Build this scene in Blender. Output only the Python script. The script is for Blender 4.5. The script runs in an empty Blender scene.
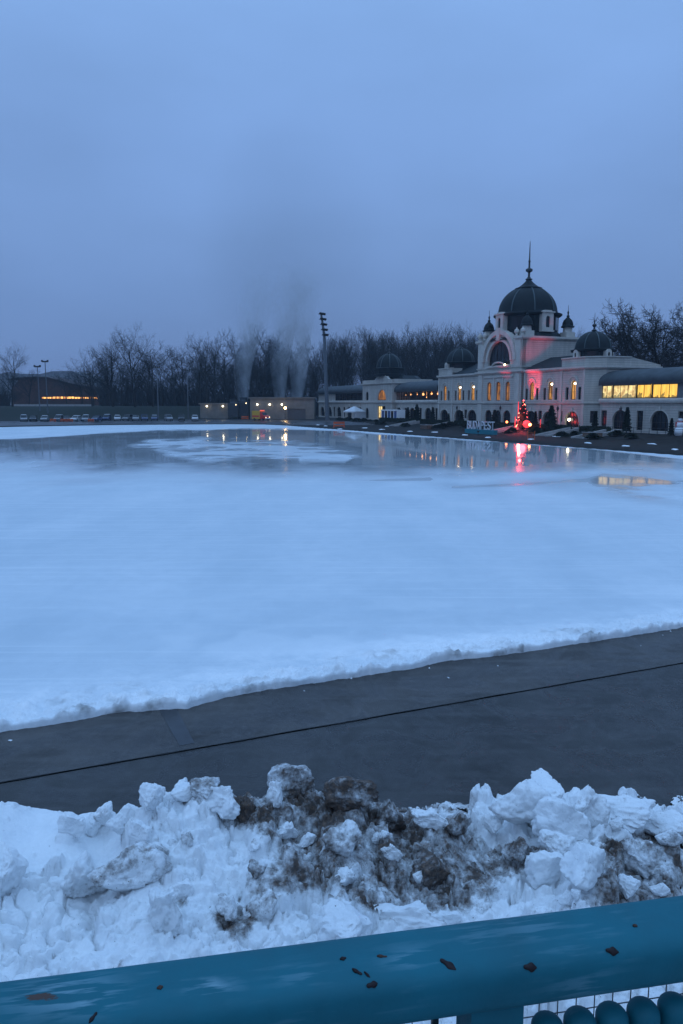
import bpy, bmesh, math, random
import numpy as np
from mathutils import Vector, Matrix, noise
from mathutils.geometry import tessellate_polygon
R = math.radians
rnd = random.Random(7)
sc = bpy.context.scene
col = sc.collection

# ------------------------------------------------------------------ view data
F = 750.0; CH = 6.0; PITCH = math.atan((512-403)/F)
CP, SP = math.cos(PITCH), math.sin(PITCH)
def ray(px, y):
    yc = 512-y
    return Vector((px-341.5, F*CP+yc*SP, yc*CP-F*SP))
def at_z(px, y, z):
    d = ray(px, y); t = (z-CH)/d.z
    return Vector((d.x*t, d.y*t, z))
def at_y(px, y, Y):
    d = ray(px, y); t = Y/d.y
    return Vector((d.x*t, Y, CH+d.z*t))
# the hall's own frame: s runs along the facade, y into the building
HO = Vector((34.1, 163.0, 1.0)); HX = Vector((.373, -.928, 0)).normalized(); HY = Vector((.928, .373, 0)).normalized()
HROT = math.atan2(HX.y, HX.x)
def hall(s, y, z=0.0): return HO+HX*s+HY*y+Vector((0, 0, z))
def hall_inv(p):
    d = Vector((p[0], p[1], 0))-Vector((HO.x, HO.y, 0))
    return d.dot(HX), d.dot(HY)

# ------------------------------------------------------------------ objects
def tag(o, label=None, cat=None, group=None, kind=None):
    if label: o['label'] = label
    if cat: o['category'] = cat
    if group: o['group'] = group
    if kind: o['kind'] = kind
    return o
def empty(name, loc=(0, 0, 0), rz=0, label=None, cat=None, group=None):
    o = bpy.data.objects.new(name, None); col.objects.link(o)
    o.location = loc; o.rotation_euler = (0, 0, rz); o.empty_display_size = .3
    return tag(o, label, cat, group)
def copy_tree(o, parent=None):
    c = o.copy(); col.objects.link(c); c.parent = parent
    for ch in list(o.children): copy_tree(ch, c)
    return c

class MB:
    def __init__(s): s.v = []; s.f = []
    def add(s, vs, fs):
        n = len(s.v); s.v += [tuple(v) for v in vs]; s.f += [tuple(i+n for i in f) for f in fs]; return s
    def box(s, x0, x1, y0, y1, z0, z1, M=None):
        vs = [Vector((x, y, z)) for z in (z0, z1) for y in (y0, y1) for x in (x0, x1)]
        if M is not None: vs = [M@v for v in vs]
        return s.add(vs, [(0, 2, 3, 1), (4, 5, 7, 6), (0, 1, 5, 4), (2, 6, 7, 3), (0, 4, 6, 2), (1, 3, 7, 5)])
    def prism(s, poly, fn, d0, d1):            # poly of (a, z); fn(a, d, z) -> point
        n = len(poly)
        vs = [fn(a, d0, z) for a, z in poly]+[fn(a, d1, z) for a, z in poly]
        fs = [(i, (i+1) % n, n+(i+1) % n, n+i) for i in range(n)]
        s.add(vs, fs)
        t = tessellate_polygon([[Vector((a, z, 0)) for a, z in poly]])
        s.add(vs[:n], t); s.add(vs[n:], t); return s
    def wall(s, outer, holes, fn, reveal=.3, back=None):
        loops = [outer]+holes
        t = tessellate_polygon([[Vector((a, z, 0)) for a, z in L] for L in loops])
        flat = [p for L in loops for p in L]
        s.add([fn(a, 0, z) for a, z in flat], t)
        for L in holes:
            n = len(L)
            s.add([fn(a, 0, z) for a, z in L]+[fn(a, reveal, z) for a, z in L], [(i, (i+1) % n, n+(i+1) % n, n+i) for i in range(n)])
        if back:
            n = len(outer)
            s.add([fn(a, 0, z) for a, z in outer]+[fn(a, back, z) for a, z in outer], [(i, (i+1) % n, n+(i+1) % n, n+i) for i in range(n)])
        return s
    def lathe(s, prof, n=16, c=(0, 0, 0), ph=0.0, cap=True):
        m = len(prof); vs = []; fs = []
        for r, z in prof:
            for k in range(n):
                a = ph+2*math.pi*k/n; vs.append((c[0]+r*math.cos(a), c[1]+r*math.sin(a), c[2]+z))
        for i in range(m-1):
            for k in range(n):
                k2 = (k+1) % n; fs.append((i*n+k, i*n+k2, (i+1)*n+k2, (i+1)*n+k))
        if cap:
            fs.append(tuple(reversed(range(n)))); fs.append(tuple((m-1)*n+k for k in range(n)))
        return s.add(vs, fs)
    def tube(s, pts, rad, n=6, cap=True, sq=None):
        pts = [Vector(p) for p in pts]; m = len(pts); vs = []; fs = []
        if not isinstance(rad, (list, tuple)): rad = [rad]*m
        up = None
        for i, p in enumerate(pts):
            d = (pts[min(i+1, m-1)]-pts[max(i-1, 0)])
            d = d.normalized() if d.length > 1e-9 else Vector((0, 0, 1))
            if up is None:
                up = Vector((0, 0, 1)) if abs(d.z) < .9 else Vector((1, 0, 0))
            a = d.cross(up)
            if a.length < 1e-4: a = d.cross(Vector((0, 1, 0)))
            a.normalize(); b = a.cross(d).normalized(); up = b
            for k in range(n):
                t = 2*math.pi*(k+.5)/n; vs.append(p+(a*math.cos(t)+b*math.sin(t))*rad[i])
        for i in range(m-1):
            for k in range(n):
                k2 = (k+1) % n; fs.append((i*n+k, i*n+k2, (i+1)*n+k2, (i+1)*n+k))
        if cap: fs.append(tuple(range(n))); fs.append(tuple((m-1)*n+k for k in reversed(range(n))))
        return s.add(vs, fs)
    def sphere(s, c, r, n=10, m=6, sz=1.0):
        prof = [(max(r*math.sin(math.pi*i/m), 1e-4), -r*sz*math.cos(math.pi*i/m)) for i in range(m+1)]
        return s.lathe(prof, n, c, cap=False)
    def mesh(s, name, m, smooth=False, angle=None):
        me = bpy.data.meshes.new(name); me.from_pydata(s.v, [], s.f); me.validate()
        bm = bmesh.new(); bm.from_mesh(me); bmesh.ops.recalc_face_normals(bm, faces=bm.faces); bm.to_mesh(me); bm.free()
        if m: me.materials.append(m)
        if smooth: me.polygons.foreach_set('use_smooth', [True]*len(me.polygons))
        if angle: me.set_sharp_from_angle(angle=R(angle))
        me.update(); return me
    def build(s, name, m, parent=None, smooth=False, angle=None, loc=None, rz=None):
        o = bpy.data.objects.new(name, s.mesh(name, m, smooth or bool(angle), angle)); col.objects.link(o)
        if parent: o.parent = parent
        if loc is not None: o.location = loc
        if rz is not None: o.rotation_euler = (0, 0, rz)
        return o
def link(name, me, parent=None, loc=(0, 0, 0), rz=0.0):
    o = bpy.data.objects.new(name, me); col.objects.link(o); o.parent = parent; o.location = loc; o.rotation_euler = (0, 0, rz); return o

# ------------------------------------------------------------------ materials
def mat(name, base=(.5, .5, .5), rough=.7, spec=.5, metal=0.0, var=0.0, vscale=2.0, bump=0.0, bscale=20.0, coords='Object', emit=None, estr=0.0):
    m = bpy.data.materials.new(name); m.use_nodes = True; nt = m.node_tree; b = nt.nodes['Principled BSDF']
    b.inputs['Base Color'].default_value = (*base, 1); b.inputs['Roughness'].default_value = rough
    b.inputs['Specular IOR Level'].default_value = spec; b.inputs['Metallic'].default_value = metal
    tc = nt.nodes.new('ShaderNodeTexCoord')
    if var:
        n = nt.nodes.new('ShaderNodeTexNoise'); n.inputs['Scale'].default_value = vscale; n.inputs['Detail'].default_value = 5; n.inputs['Roughness'].default_value = .65
        nt.links.new(tc.outputs[coords], n.inputs['Vector'])
        r = nt.nodes.new('ShaderNodeValToRGB'); e = r.color_ramp.elements
        e[0].position = .3; e[1].position = .72
        e[0].color = (*[c*(1-var) for c in base], 1); e[1].color = (*[min(1, c*(1+var)) for c in base], 1)
        nt.links.new(n.outputs['Fac'], r.inputs['Fac']); nt.links.new(r.outputs['Color'], b.inputs['Base Color'])
    if bump:
        n2 = nt.nodes.new('ShaderNodeTexNoise'); n2.inputs['Scale'].default_value = bscale; n2.inputs['Detail'].default_value = 6
        nt.links.new(tc.outputs[coords], n2.inputs['Vector'])
        bp = nt.nodes.new('ShaderNodeBump'); bp.inputs['Strength'].default_value = bump; bp.inputs['Distance'].default_value = .05
        nt.links.new(n2.outputs['Fac'], bp.inputs['Height']); nt.links.new(bp.outputs['Normal'], b.inputs['Normal'])
    if emit:
        b.inputs['Emission Color'].default_value = (*emit, 1); b.inputs['Emission Strength'].default_value = estr
    return m
class NT:
    def __init__(s, m): s.nt = m.node_tree; s.b = s.nt.nodes.get('Principled BSDF'); s.out = s.nt.nodes.get('Material Output')
    def n(s, t, **k):
        x = s.nt.nodes.new('ShaderNode'+t)
        for a, v in k.items():
            if hasattr(x, a): setattr(x, a, v)
            else: x.inputs[a.replace('_', ' ')].default_value = v
        return x
    def l(s, a, b): s.nt.links.new(a, b)
    def ramp(s, fac, stops):
        r = s.nt.nodes.new('ShaderNodeValToRGB'); e = r.color_ramp.elements
        while len(e) < len(stops): e.new(.5)
        for el, (p, c) in zip(e, stops):
            el.position = p; el.color = (*c, 1) if isinstance(c, tuple) else (c, c, c, 1)
        s.l(fac, r.inputs['Fac']); return r.outputs['Color']
    def mixc(s, fac, a, b):
        x = s.nt.nodes.new('ShaderNodeMix'); x.data_type = 'RGBA'
        for sock, v in ((x.inputs['Factor'], fac), (x.inputs['A'] if False else x.inputs[6], a), (x.inputs[7], b)):
            if hasattr(v, 'is_linked') or hasattr(v, 'links'): s.l(v, sock)
            elif isinstance(v, tuple): sock.default_value = (*v, 1)
            else: sock.default_value = v
        return x.outputs[2]
    def math(s, op, a, b=None):
        x = s.nt.nodes.new('ShaderNodeMath'); x.operation = op
        for i, v in enumerate((a, b)):
            if v is None: continue
            if hasattr(v, 'links'): s.l(v, x.inputs[i])
            else: x.inputs[i].default_value = v
        return x.outputs[0]

M = {}
# plaster with coursing joints
def plaster(name, base):
    m = mat(name, base, .85, .3, var=.12, vscale=.35)
    t = NT(m); tc = t.n('TexCoord'); sp = t.n('SeparateXYZ'); t.l(tc.outputs['Object'], sp.inputs[0])
    fr = t.math('FRACT', t.math('MULTIPLY', sp.outputs['Z'], 1/.42))
    line = t.ramp(fr, [(.0, 0.0), (.10, 1.0), (.9, 1.0), (1.0, 0.0)])
    bp = t.n('Bump'); bp.inputs['Strength'].default_value = .8; bp.inputs['Distance'].default_value = .05
    t.l(line, bp.inputs['Height']); t.l(bp.outputs['Normal'], t.b.inputs['Normal'])
    # rain stains running down the wall
    mp = t.n('Mapping'); mp.inputs['Scale'].default_value = (1.3, 1.3, .12); t.l(tc.outputs['Object'], mp.inputs[0])
    nz = t.n('TexNoise'); nz.inputs['Scale'].default_value = 1.0; nz.inputs['Detail'].default_value = 6; t.l(mp.outputs[0], nz.inputs['Vector'])
    st = t.ramp(nz.outputs['Fac'], [(.42, 0.0), (.75, 1.0)])
    old = t.b.inputs['Base Color'].links[0].from_socket
    joint = t.mixc(line, tuple(c*.55 for c in base), old)
    t.l(t.mixc(t.math('MULTIPLY', st, .55), joint, tuple(c*.6 for c in base)), t.b.inputs['Base Color'])
    return m
M['plaster'] = plaster('plaster', (.50, .465, .41))
M['trim'] = mat('trim_stone', (.52, .485, .43), .8, .3, var=.15, vscale=.8, bump=.2, bscale=3)
M['roof'] = mat('roof_slate', (.011, .017, .020), .65, .25, var=.3, vscale=.9, bump=.3, bscale=6)
M['copper'] = mat('dome_copper', (.006, .011, .013), .62, .2, var=.35, vscale=.7)
M['rib'] = mat('dome_rib', (.05, .075, .08), .5, .5, var=.2)
M['iron'] = mat('dark_iron', (.025, .028, .032), .5, .5, var=.2)
M['wood_dark'] = mat('dark_joinery', (.035, .026, .02), .5, .4, var=.2)
M['pane_dark'] = mat('dark_pane', (.012, .015, .02), .15, .3, var=.3, vscale=.6)
M['wing_roof'] = mat('wing_roof_metal', (.050, .060, .066), .62, .25, var=.35, vscale=.5)
M['fascia'] = mat('wing_fascia', (.03, .033, .036), .5, .4, var=.2)
M['grey_panel'] = mat('grey_panel', (.16, .165, .17), .7, .3, var=.15)
def lit(name, c0, c1, strength, sc_=(3.0, 3.0, .25), room=False):
    m = bpy.data.materials.new(name); m.use_nodes = True; t = NT(m)
    tc = t.n('TexCoord'); mp = t.n('Mapping'); mp.inputs['Scale'].default_value = sc_; t.l(tc.outputs['Object'], mp.inputs[0])
    oi = t.n('ObjectInfo'); t.l(oi.outputs['Location'], mp.inputs['Location'])
    nz = t.n('TexNoise'); nz.inputs['Scale'].default_value = 1.0; nz.inputs['Detail'].default_value = 3; t.l(mp.outputs[0], nz.inputs['Vector'])
    c = t.ramp(nz.outputs['Fac'], [(.32, c0), (.62, c1)])
    if room:      # furniture and people standing behind the glass
        s2 = t.n('SeparateXYZ'); t.l(tc.outputs['Object'], s2.inputs[0]); m2 = t.n('Mapping'); m2.inputs['Scale'].default_value = (1.3, 1.3, .9); t.l(tc.outputs['Object'], m2.inputs[0]); t.l(oi.outputs['Location'], m2.inputs['Location'])
        n2 = t.n('TexNoise'); n2.inputs['Scale'].default_value = 1.0; n2.inputs['Detail'].default_value = 4; t.l(m2.outputs[0], n2.inputs['Vector'])
        k = t.math('SUBTRACT', t.math('MULTIPLY', n2.outputs['Fac'], 1.7), t.math('MULTIPLY', s2.outputs['Z'], .42)); c = t.mixc(t.ramp(k, [(.62, 0.0), (.70, 1.0)]), c, tuple(x*.25 for x in c1))
    t.l(c, t.b.inputs['Emission Color']); t.b.inputs['Emission Strength'].default_value = strength
    t.b.inputs['Base Color'].default_value = (.05, .04, .03, 1); t.b.inputs['Roughness'].default_value = .15
    return m
M['lit_amber'] = lit('window_glow_amber', (.85, .42, .05), (1.0, .62, .10), 1.3, (2.2, 2.2, .3), True)
M['lit_pale'] = lit('window_glow_pale', (.38, .19, .05), (1.0, .80, .34), 1.3, (1.3, 1.3, .9), True)
M['lit_dim'] = lit('window_glow_dim', (.07, .022, .006), (.50, .20, .04), 1.0, (2, 2, .6))
M['lit_mid'] = lit('window_glow_mid', (.14, .05, .01), (.75, .34, .06), 1.0, (2, 2, .6))
M['bulb'] = mat('lamp_bulb', (.8, .7, .5), .3, emit=(1, .72, .35), estr=9)
M['bulb_white'] = mat('lamp_bulb_white', (.8, .8, .7), .3, emit=(1, .88, .62), estr=9)
M['bulb_red'] = mat('lamp_bulb_red', (.8, .1, .1), .3, emit=(1, .09, .10), estr=7)
M['pendant'] = mat('pendant_glow', (.8, .5, .3), .3, emit=(1, .42, .13), estr=4)
M['bark'] = mat('bark', (.030, .026, .024), .9, .2, var=.3, vscale=1.5)
M['twig'] = mat('twig', (.022, .019, .018), .9, .2, var=.2, vscale=.2)
# ------------------------------------------------------------------ the skating hall
def arch(a0, w, z0, zt, n=14):                 # arched opening, semicircular head
    r = w/2; zs = zt-r
    p = [(a0-r, z0), (a0+r, z0)]
    for i in range(n+1):
        t = math.pi*i/n; p.append((a0+r*math.cos(t), zs+r*math.sin(t)))
    return p
def rect(a0, w, z0, z1): return [(a0-w/2, z0), (a0+w/2, z0), (a0+w/2, z1), (a0-w/2, z1)]
def front(y0): return lambda a, d, z: Vector((a, y0+d, z))
def plane(p0, p1):                             # wall plane through two plan points, d inward (left of travel)
    p0 = Vector((*p0, 0)); u = Vector((*p1, 0))-p0; u.normalize(); nrm = Vector((-u.y, u.x, 0))
    return lambda a, d, z: p0+u*a+nrm*d+Vector((0, 0, z))

HALL = empty('skating_hall', HO, HROT, 'long pale ice rink hall with dark domes, big arched gable and lit windows', 'building')
PL, TR = M['plaster'], M['trim']

_win = {}
def window(kind, pane, loc, rz=0.0, shape='arch', w=1.5, h=3.6, nm='window', bars=(1, 2), fw=.10):
    key = (kind, pane, shape, w, h, nm)
    if key not in _win:
        poly = arch(0, w, 0, h) if shape == 'arch' else rect(0, w, 0, h)
        cx, cz = 0, h/2
        inner = [(cx+(a-cx)*(1-2*fw/w), cz+(z-cz)*(1-2*fw/h)) for a, z in poly]
        f = MB(); n = len(poly)
        fn = lambda a, d, z: Vector((a, d, z))
        for dd in (0.0,):
            vs = [fn(a, 0, z) for a, z in poly]+[fn(a, 0, z) for a, z in inner]+[fn(a, .09, z) for a, z in poly]+[fn(a, .09, z) for a, z in inner]
            fs = []
            for i in range(n):
                j = (i+1) % n
                fs += [(i, j, n+j, n+i), (n+i, n+j, 3*n+j, 3*n+i)]
            f.add(vs, fs)
        nv, nh = bars
        top = h-w/2 if shape == 'arch' else h
        for k in range(nv): 
            a = -w/2+w*(k+1)/(nv+1); zz = h-.03 if shape != 'arch' else (h-w/2+math.sqrt(max(0, (w/2)**2-a*a))-.03)
            f.box(a-.035, a+.035, .01, .07, .02, zz)
        for k in range(nh):
            z = top*(k+1)/(nh+(0 if shape == 'arch' else 1)); f.box(-w/2+.02, w/2-.02, .015, .065, z-.035, z+.035)
        p = MB(); t = tessellate_polygon([[Vector((a, z, 0)) for a, z in poly]])
        p.add([(a, .08, z) for a, z in poly], t)
        _win[key] = (f.mesh('window_frame', M['wood_dark']), p.mesh('pane', M[pane]))
    fm, pm = _win[key]
    o = link(nm, fm, HALL, loc, rz); link('pane', pm, o); return o

# ---- front wall, both storeys, left and right of the centre block
W_MAIN = 11.3
def sgn_wall(sg):
    holes = []; y0 = 0.0
    L, Rr = (8.3, 27.0) if sg > 0 else (-27.0, -8.3)
    for s in (11.1, 17.0, 23.8):
        s *= sg
        holes.append(arch(s, 1.45, 5.6, 9.2)); holes.append(rect(s-1.75, .85, 5.6, 7.9)); holes.append(rect(s+1.75, .85, 5.6, 7.9))
        holes.append(arch(s, 3.9, .05, 3.45))
        pane = {11.1: 'lit_mid', 17.0: 'lit_mid', 23.8: 'lit_mid'}[abs(round(s, 1))]
        window('lancet', pane, (s, y0+.25, 5.6), 0, 'arch', 1.45, 3.6)
        for q in (-1.75, 1.75): window('side', 'pane_dark', (s+q, y0+.25, 5.6), 0, 'rect', .85, 2.3, bars=(0, 1))
        window('gate', 'pane_dark', (s, y0+.28, .05), 0, 'arch', 3.9, 3.4, 'door', bars=(3, 2))
    for s in (14.05, 20.4):
        s *= sg; holes.append(rect(s, 1.15, 1.5, 3.5)); window('small', 'pane_dark', (s, y0+.25, 1.5), 0, 'rect', 1.15, 2.0)
    w = MB(); w.wall([(L, 0), (Rr, 0), (Rr, W_MAIN), (L, W_MAIN)], holes, front(y0), .32); w.build('wall', PL, HALL)
    # chamfered corner and flank
    a, b, c = ((27.0, 0), (29.5, 2.5), (29.5, 15.0)) if sg > 0 else ((-27.0, 0), (-29.5, 2.5), (-29.5, 15.0))
    P0, P1 = (a, b) if sg > 0 else (b, a)
    ln = math.hypot(2.5, 2.5); fn = plane(P0, P1); hs = [rect(ln/2, 1.3, 1.4, 3.6)]
    w = MB(); w.wall([(0, 0), (ln, 0), (ln, W_MAIN), (0, W_MAIN)], hs, fn, .3); w.build('wall', PL, HALL)
    pt = fn(ln/2, .22, 1.4); window('cham', 'pane_dark', pt, R(45) if sg > 0 else R(-45), 'rect', 1.3, 2.2)
    P0, P1 = (b, c) if sg > 0 else (c, b)
    fn = plane(P0, P1); w = MB(); w.wall([(0, 0), (12.5, 0), (12.5, W_MAIN), (0, W_MAIN)], [], fn); w.build('wall', PL, HALL)
    # plan outline used by all mouldings of this side
    return [(8.3*sg, 0), (27.0*sg, 0), (29.5*sg, 2.5), (29.5*sg, 15.0)]
def moulding(path, z0, z1, out, name, m=TR, inn=.2, closed=False):
    """a band along a plan path; outwards is to the right of travel for +s side (handled by sign of area)"""
    pts = [Vector((*p, 0)) for p in path]; n = len(pts); b = MB()
    offs = []
    for i in range(n):
        dirs = []
        if i > 0 or closed: dirs.append((pts[i]-pts[i-1]).normalized())
        if i < n-1 or closed: dirs.append((pts[(i+1) % n]-pts[i]).normalized())
        ns = [Vector((d.y, -d.x, 0)) for d in dirs]
        nn = sum(ns, Vector()).normalized(); k = 1/max(.3, nn.dot(ns[0])); offs.append(nn*k)
    rng = range(n if closed else n-1)
    prof = [(-inn, z0), (out*.45, z0), (out, z0+(z1-z0)*.45), (out, z1), (-inn, z1)]
    m_ = len(prof); vs = []
    for i in range(n):
        for o_, z in prof: vs.append(pts[i]+offs[i]*o_+Vector((0, 0, z)))
    fs = []
    for i in rng:
        j = (i+1) % n
        for k in range(m_): k2 = (k+1) % m_; fs.append((i*m_+k, j*m_+k, j*m_+k2, i*m_+k2))
    if not closed: fs += [tuple(range(m_)), tuple((n-1)*m_+k for k in range(m_))]
    b.add(vs, fs); return b.build(name, m, HALL)
for sg in (1, -1):
    path = sgn_wall(sg)
    if sg < 0: path = path[::-1]
    moulding(path, 0, .55, .14, 'plinth')
    moulding(path, 4.75, 5.15, .28, 'string_course')
    moulding(path, W_MAIN-.25, W_MAIN+.35, .55, 'cornice')
    # parapet of the corner pavilion, stepping down along the flank
    zt = 13.25; zb = W_MAIN+.353
    S = sg
    pts = [(20.3*S, 7.0), (20.3*S, -.08), (26.95*S, -.08), (29.55*S, 2.52), (29.55*S, 8.0), (29.55*S, 15.0)]
    tops = [zt, zt, zt, zt, zt, 12.0]
    b = MB(); n = len(pts)
    ctr = Vector((24.5*S, 7, 0))
    vs = []
    for (x, y), t_ in zip(pts, tops):
        inn = Vector((x, y, 0))+(ctr-Vector((x, y, 0))).normalized()*.45
        vs += [(x, y, zb), (x, y, t_), (inn.x, inn.y, t_), (inn.x, inn.y, zb)]
    fs = []
    for i in range(n-1):
        for k in range(4): k2 = (k+1) % 4; fs.append((4*i+k, 4*i+4+k, 4*i+4+k2, 4*i+k2))
    b.add(vs, fs); b.build('parapet', PL, HALL)
    pp = [(20.3*S, -.08), (26.95*S, -.08), (29.55*S, 2.52), (29.55*S, 8.0)]
    moulding(pp if S > 0 else pp[::-1], zt-.18, zt+.10, .22, 'coping', inn=.4)
    # pilasters and hood moulds
    for s in (8.75, 20.3, 26.7):
        b = MB(); b.box(s*S-.35, s*S+.35, -.16, .05, .56, 4.74); b.box(s*S-.3, s*S+.3, -.13, .05, 5.16, W_MAIN-.26); b.build('pilaster', TR, HALL)
    for s in (11.1, 17.0, 23.8):
        s *= S
        b = MB(); b.tube([Vector((s+1.25*math.cos(t), -.06, 8.7+1.15*math.sin(t))) for t in [math.pi*i/12 for i in range(13)]], .13, 4); 
        b.build('hood_mould', TR, HALL); b = MB(); b.box(s-2.5, s+2.5, -.14, .04, 5.3, 5.55); b.build('window_sill', TR, HALL)
        b = MB(); b.tube([Vector((s+2.15*math.cos(t), -.03, 1.5+2.1*math.sin(t))) for t in [math.pi*i/14 for i in range(15)]], .15, 4); b.box(s-.22, s+.22, -.2, .03, 3.4, 4.1); b.build('arch_surround', TR, HALL)
    # dark roof between centre block and pavilion
    b = MB()
    x0, x1 = (8.3, 20.3) if S > 0 else (-20.3, -8.3)
    prof = [(-.35, W_MAIN+.36), (6.5, 14.3), (9.5, 14.3), (16.5, W_MAIN+.36)]
    b.add([(x0, y, z) for y, z in prof]+[(x1, y, z) for y, z in prof], [(0, 1, 5, 4), (1, 2, 6, 5), (2, 3, 7, 6), (0, 1, 2, 3), (4, 5, 6, 7)])
    # flat roof of pavilion + back
    b.add([(20.0*S, -.05, 12.2), (27*S, -.05, 12.2), (29.3*S, 2.6, 12.2), (29.3*S, 15, 12.0), (20.0*S, 15, 12.0)], [(0, 1, 2, 3, 4)])
    b.build('roof', M['roof'], HALL)
    # small dome of the pavilion
    c = (23.8*S, 4.2, 0)
    d = MB(); d.lathe([(3.9, 12.2), (3.9, 13.2), (3.7, 13.3), (3.65, 14.5)], 8, c, R(22.5)); dr = d.build('dome_drum', M['copper'], HALL)
    for k in range(8):
        a = R(45*k); wv = MB(); wv.box(-.7, .7, -.06, .06, 13.4, 14.4)
        o = wv.build('drum_window', M['pane_dark'], dr, loc=(c[0]+3.38*math.cos(a), c[1]+3.38*math.sin(a), 0), rz=a-R(90))
    d = MB(); d.lathe([(4.0, 14.4), (4.1, 14.75), (3.45, 14.9)]+[(3.35*math.cos(t), 14.9+3.2*math.sin(t)) for t in [R(8*i) for i in range(1, 11)]]+[(.5, 18.15), (.25, 18.4)], 32, c); dm = d.build('dome', M['copper'], HALL, angle=35)
    r_ = MB()
    for k in range(8):
        a = R(45*k+22.5); r_.tube([(c[0]+3.39*math.cos(t)*math.cos(a), c[1]+3.39*math.cos(t)*math.sin(a), 14.9+3.23*math.sin(t)) for t in [R(8*i) for i in range(0, 11)]], .09, 4)
    r_.build('dome_rib', M['rib'], dm)
    f = MB(); f.lathe([(.3, 18.2), (.55, 18.35), (.2, 18.55), (.16, 18.9), (.4, 19.15), (.4, 19.35), (.1, 19.6), (.16, 20.0), (.05, 20.2), (.03, 21.5)], 8, c); f.build('finial', M['iron'], dm)
    for (dx, dy, rz) in ((0, -4.1, 0), (4.3*S, 0, R(90)*S), (0, 4.3, R(180))):
        lb = MB(); lb.wall(arch(0, 1.25, 0, 2.0), [arch(0, .5, .45, 1.45, 8)], lambda a, d_, z: Vector((a, d_, z)), .3, 1.2); lb.box(-.75, .75, -.1, 1.2, -.05, .12)
        lo = lb.build('dormer', TR, HALL, loc=(c[0]+dx, c[1]+dy, 12.7), rz=rz)
        pn = MB(); pn.box(-.27, .27, .2, .25, .4, 1.5); pn.build('pane', M['pane_dark'], lo)

# ---- centre block with the great arch
YB = -.6; BW = 8.3; ZT = 18.3
gable = [(-BW, 0), (BW, 0), (BW, ZT), (6.0, ZT)]+[(6.3*math.cos(t), 14.0+6.3*math.sin(t)) for t in [R(45+90*i/20) for i in range(21)]]+[(-6.0, ZT), (-BW, ZT)]
holes = [arch(0, 8.2, 13.0, 17.9, 24)]
for s in (-3.5, 0, 3.5):
    holes.append(arch(s, 1.6, 5.5, 9.5)); window('tall', 'lit_dim', (s, YB+.25, 5.5), 0, 'arch', 1.6, 4.0)
    holes.append(arch(s, 2.7, .05, 3.5)); window('mid', 'pane_dark', (s, YB+.28, .05), 0, 'arch', 2.7, 3.45, 'door', bars=(1, 2))
for s in (-6.6, 6.6):
    holes.append(rect(s, 1.1, 1.4, 3.5)); window('small2', 'pane_dark', (s, YB+.25, 1.4), 0, 'rect', 1.1, 2.1)
b = MB(); b.wall(gable, holes, front(YB), .4, .9); b.build('wall', PL, HALL)
window('great', 'pane_dark', (0, YB+.4, 13.0), 0, 'arch', 8.2, 4.9, bars=(5, 3), fw=.22)
for sg in (1, -1):
    fn = plane((BW*sg, YB), (BW*sg, 13.2)) if sg > 0 else plane((BW*sg, 13.2), (BW*sg, YB))
    b = MB(); b.wall([(0, 0), (13.8, 0), (13.8, ZT), (0, ZT)], [], fn); b.build('wall', PL, HALL)
b = MB(); b.wall([(0, 0), (16.6, 0), (16.6, ZT), (0, ZT)], [], plane((BW, 13.2), (-BW, 13.2))); b.build('wall', PL, HALL)
path = [(-BW, 13.2), (-BW, YB), (BW, YB), (BW, 13.2)]
moulding(path[1:3], 0, .55, .14, 'plinth'); moulding([(-BW-.003, 0), (-BW, YB), (BW, YB), (BW+.003, 0)], 4.75, 5.15, .28, 'string_course')
moulding(path, 11.15, 11.75, .5, 'cornice'); moulding(path, 12.2, 12.5, .2, 'string_course')
moulding([(-BW, 13.2), (-BW, YB), (-6.1, YB)], ZT-.5, ZT+.2, .5, 'cornice'); moulding([(6.1, YB), (BW, YB), (BW, 13.2)], ZT-.5, ZT+.2, .5, 'cornice')
# archivolt, stepped rings
b = MB(); ring = []
N = 32
for (r0, r1, d0, d1) in ((4.15, 4.75, -.22, .05), (5.5, 6.45, -.42, 1.0)):
    vs = []; fs = []
    for i in range(N+1):
        t = math.pi*i/N; c_, s_ = math.cos(t), math.sin(t)
        for r, d in ((r0, d0), (r1, d0), (r1, d1), (r0, d1)):
            if r1 > 5 and 0: pass
            vs.append((r*c_, YB+d, 13.85+r*s_))
    for i in range(N):
        for k in range(4): k2 = (k+1) % 4; fs.append((4*i+k, 4*i+4+k, 4*i+4+k2, 4*i+k2))
    fs += [(0, 1, 2, 3), (4*N, 4*N+1, 4*N+2, 4*N+3)]
    b.add(vs, fs)
for k in range(-3, 4):     # voussoir blocks
    t = R(90+k*24); c_ = math.cos(t); s_ = math.sin(t)
b.box(-.55, .55, YB-.55, YB+.3, 18.1, 20.7)
b.build('archivolt', TR, HALL)
b = MB()
for x in (-6.95, 6.95):
    b.box(x-.9, x+.9, YB-.18, YB+.05, .56, 4.74); b.box(x-.8, x+.8, YB-.15, YB+.05, 5.16, 11.14); b.box(x-1.0, x+1.0, YB-.25, YB+.05, 12.52, 17.78)
for x in (-1.75, 1.75): b.box(x-.25, x+.25, YB-.12, YB+.05, 5.3, 10.4)
b.box(-5.6, 5.6, YB-.2, YB+.05, 10.4, 10.7); b.box(-5.4, 5.4, YB-.2, YB+.05, 5.2, 5.45)
b.build('pilaster', TR, HALL)
# balustrade under the great arch with a scroll
b = MB(); b.box(-4.3, 4.3, YB-.5, YB-.05, 12.52, 12.8)
b.tube([Vector((2.3*math.cos(t), YB-.2, 12.75+.8*math.sin(t))) for t in [math.pi*i/12 for i in range(13)]], .2, 5); b.build('scroll_ornament', TR, HALL)
b = MB(); b.sphere((2.9, YB-.45, 12.95), .22); b.build('arch_lamp', M['bulb'], HALL)
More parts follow.
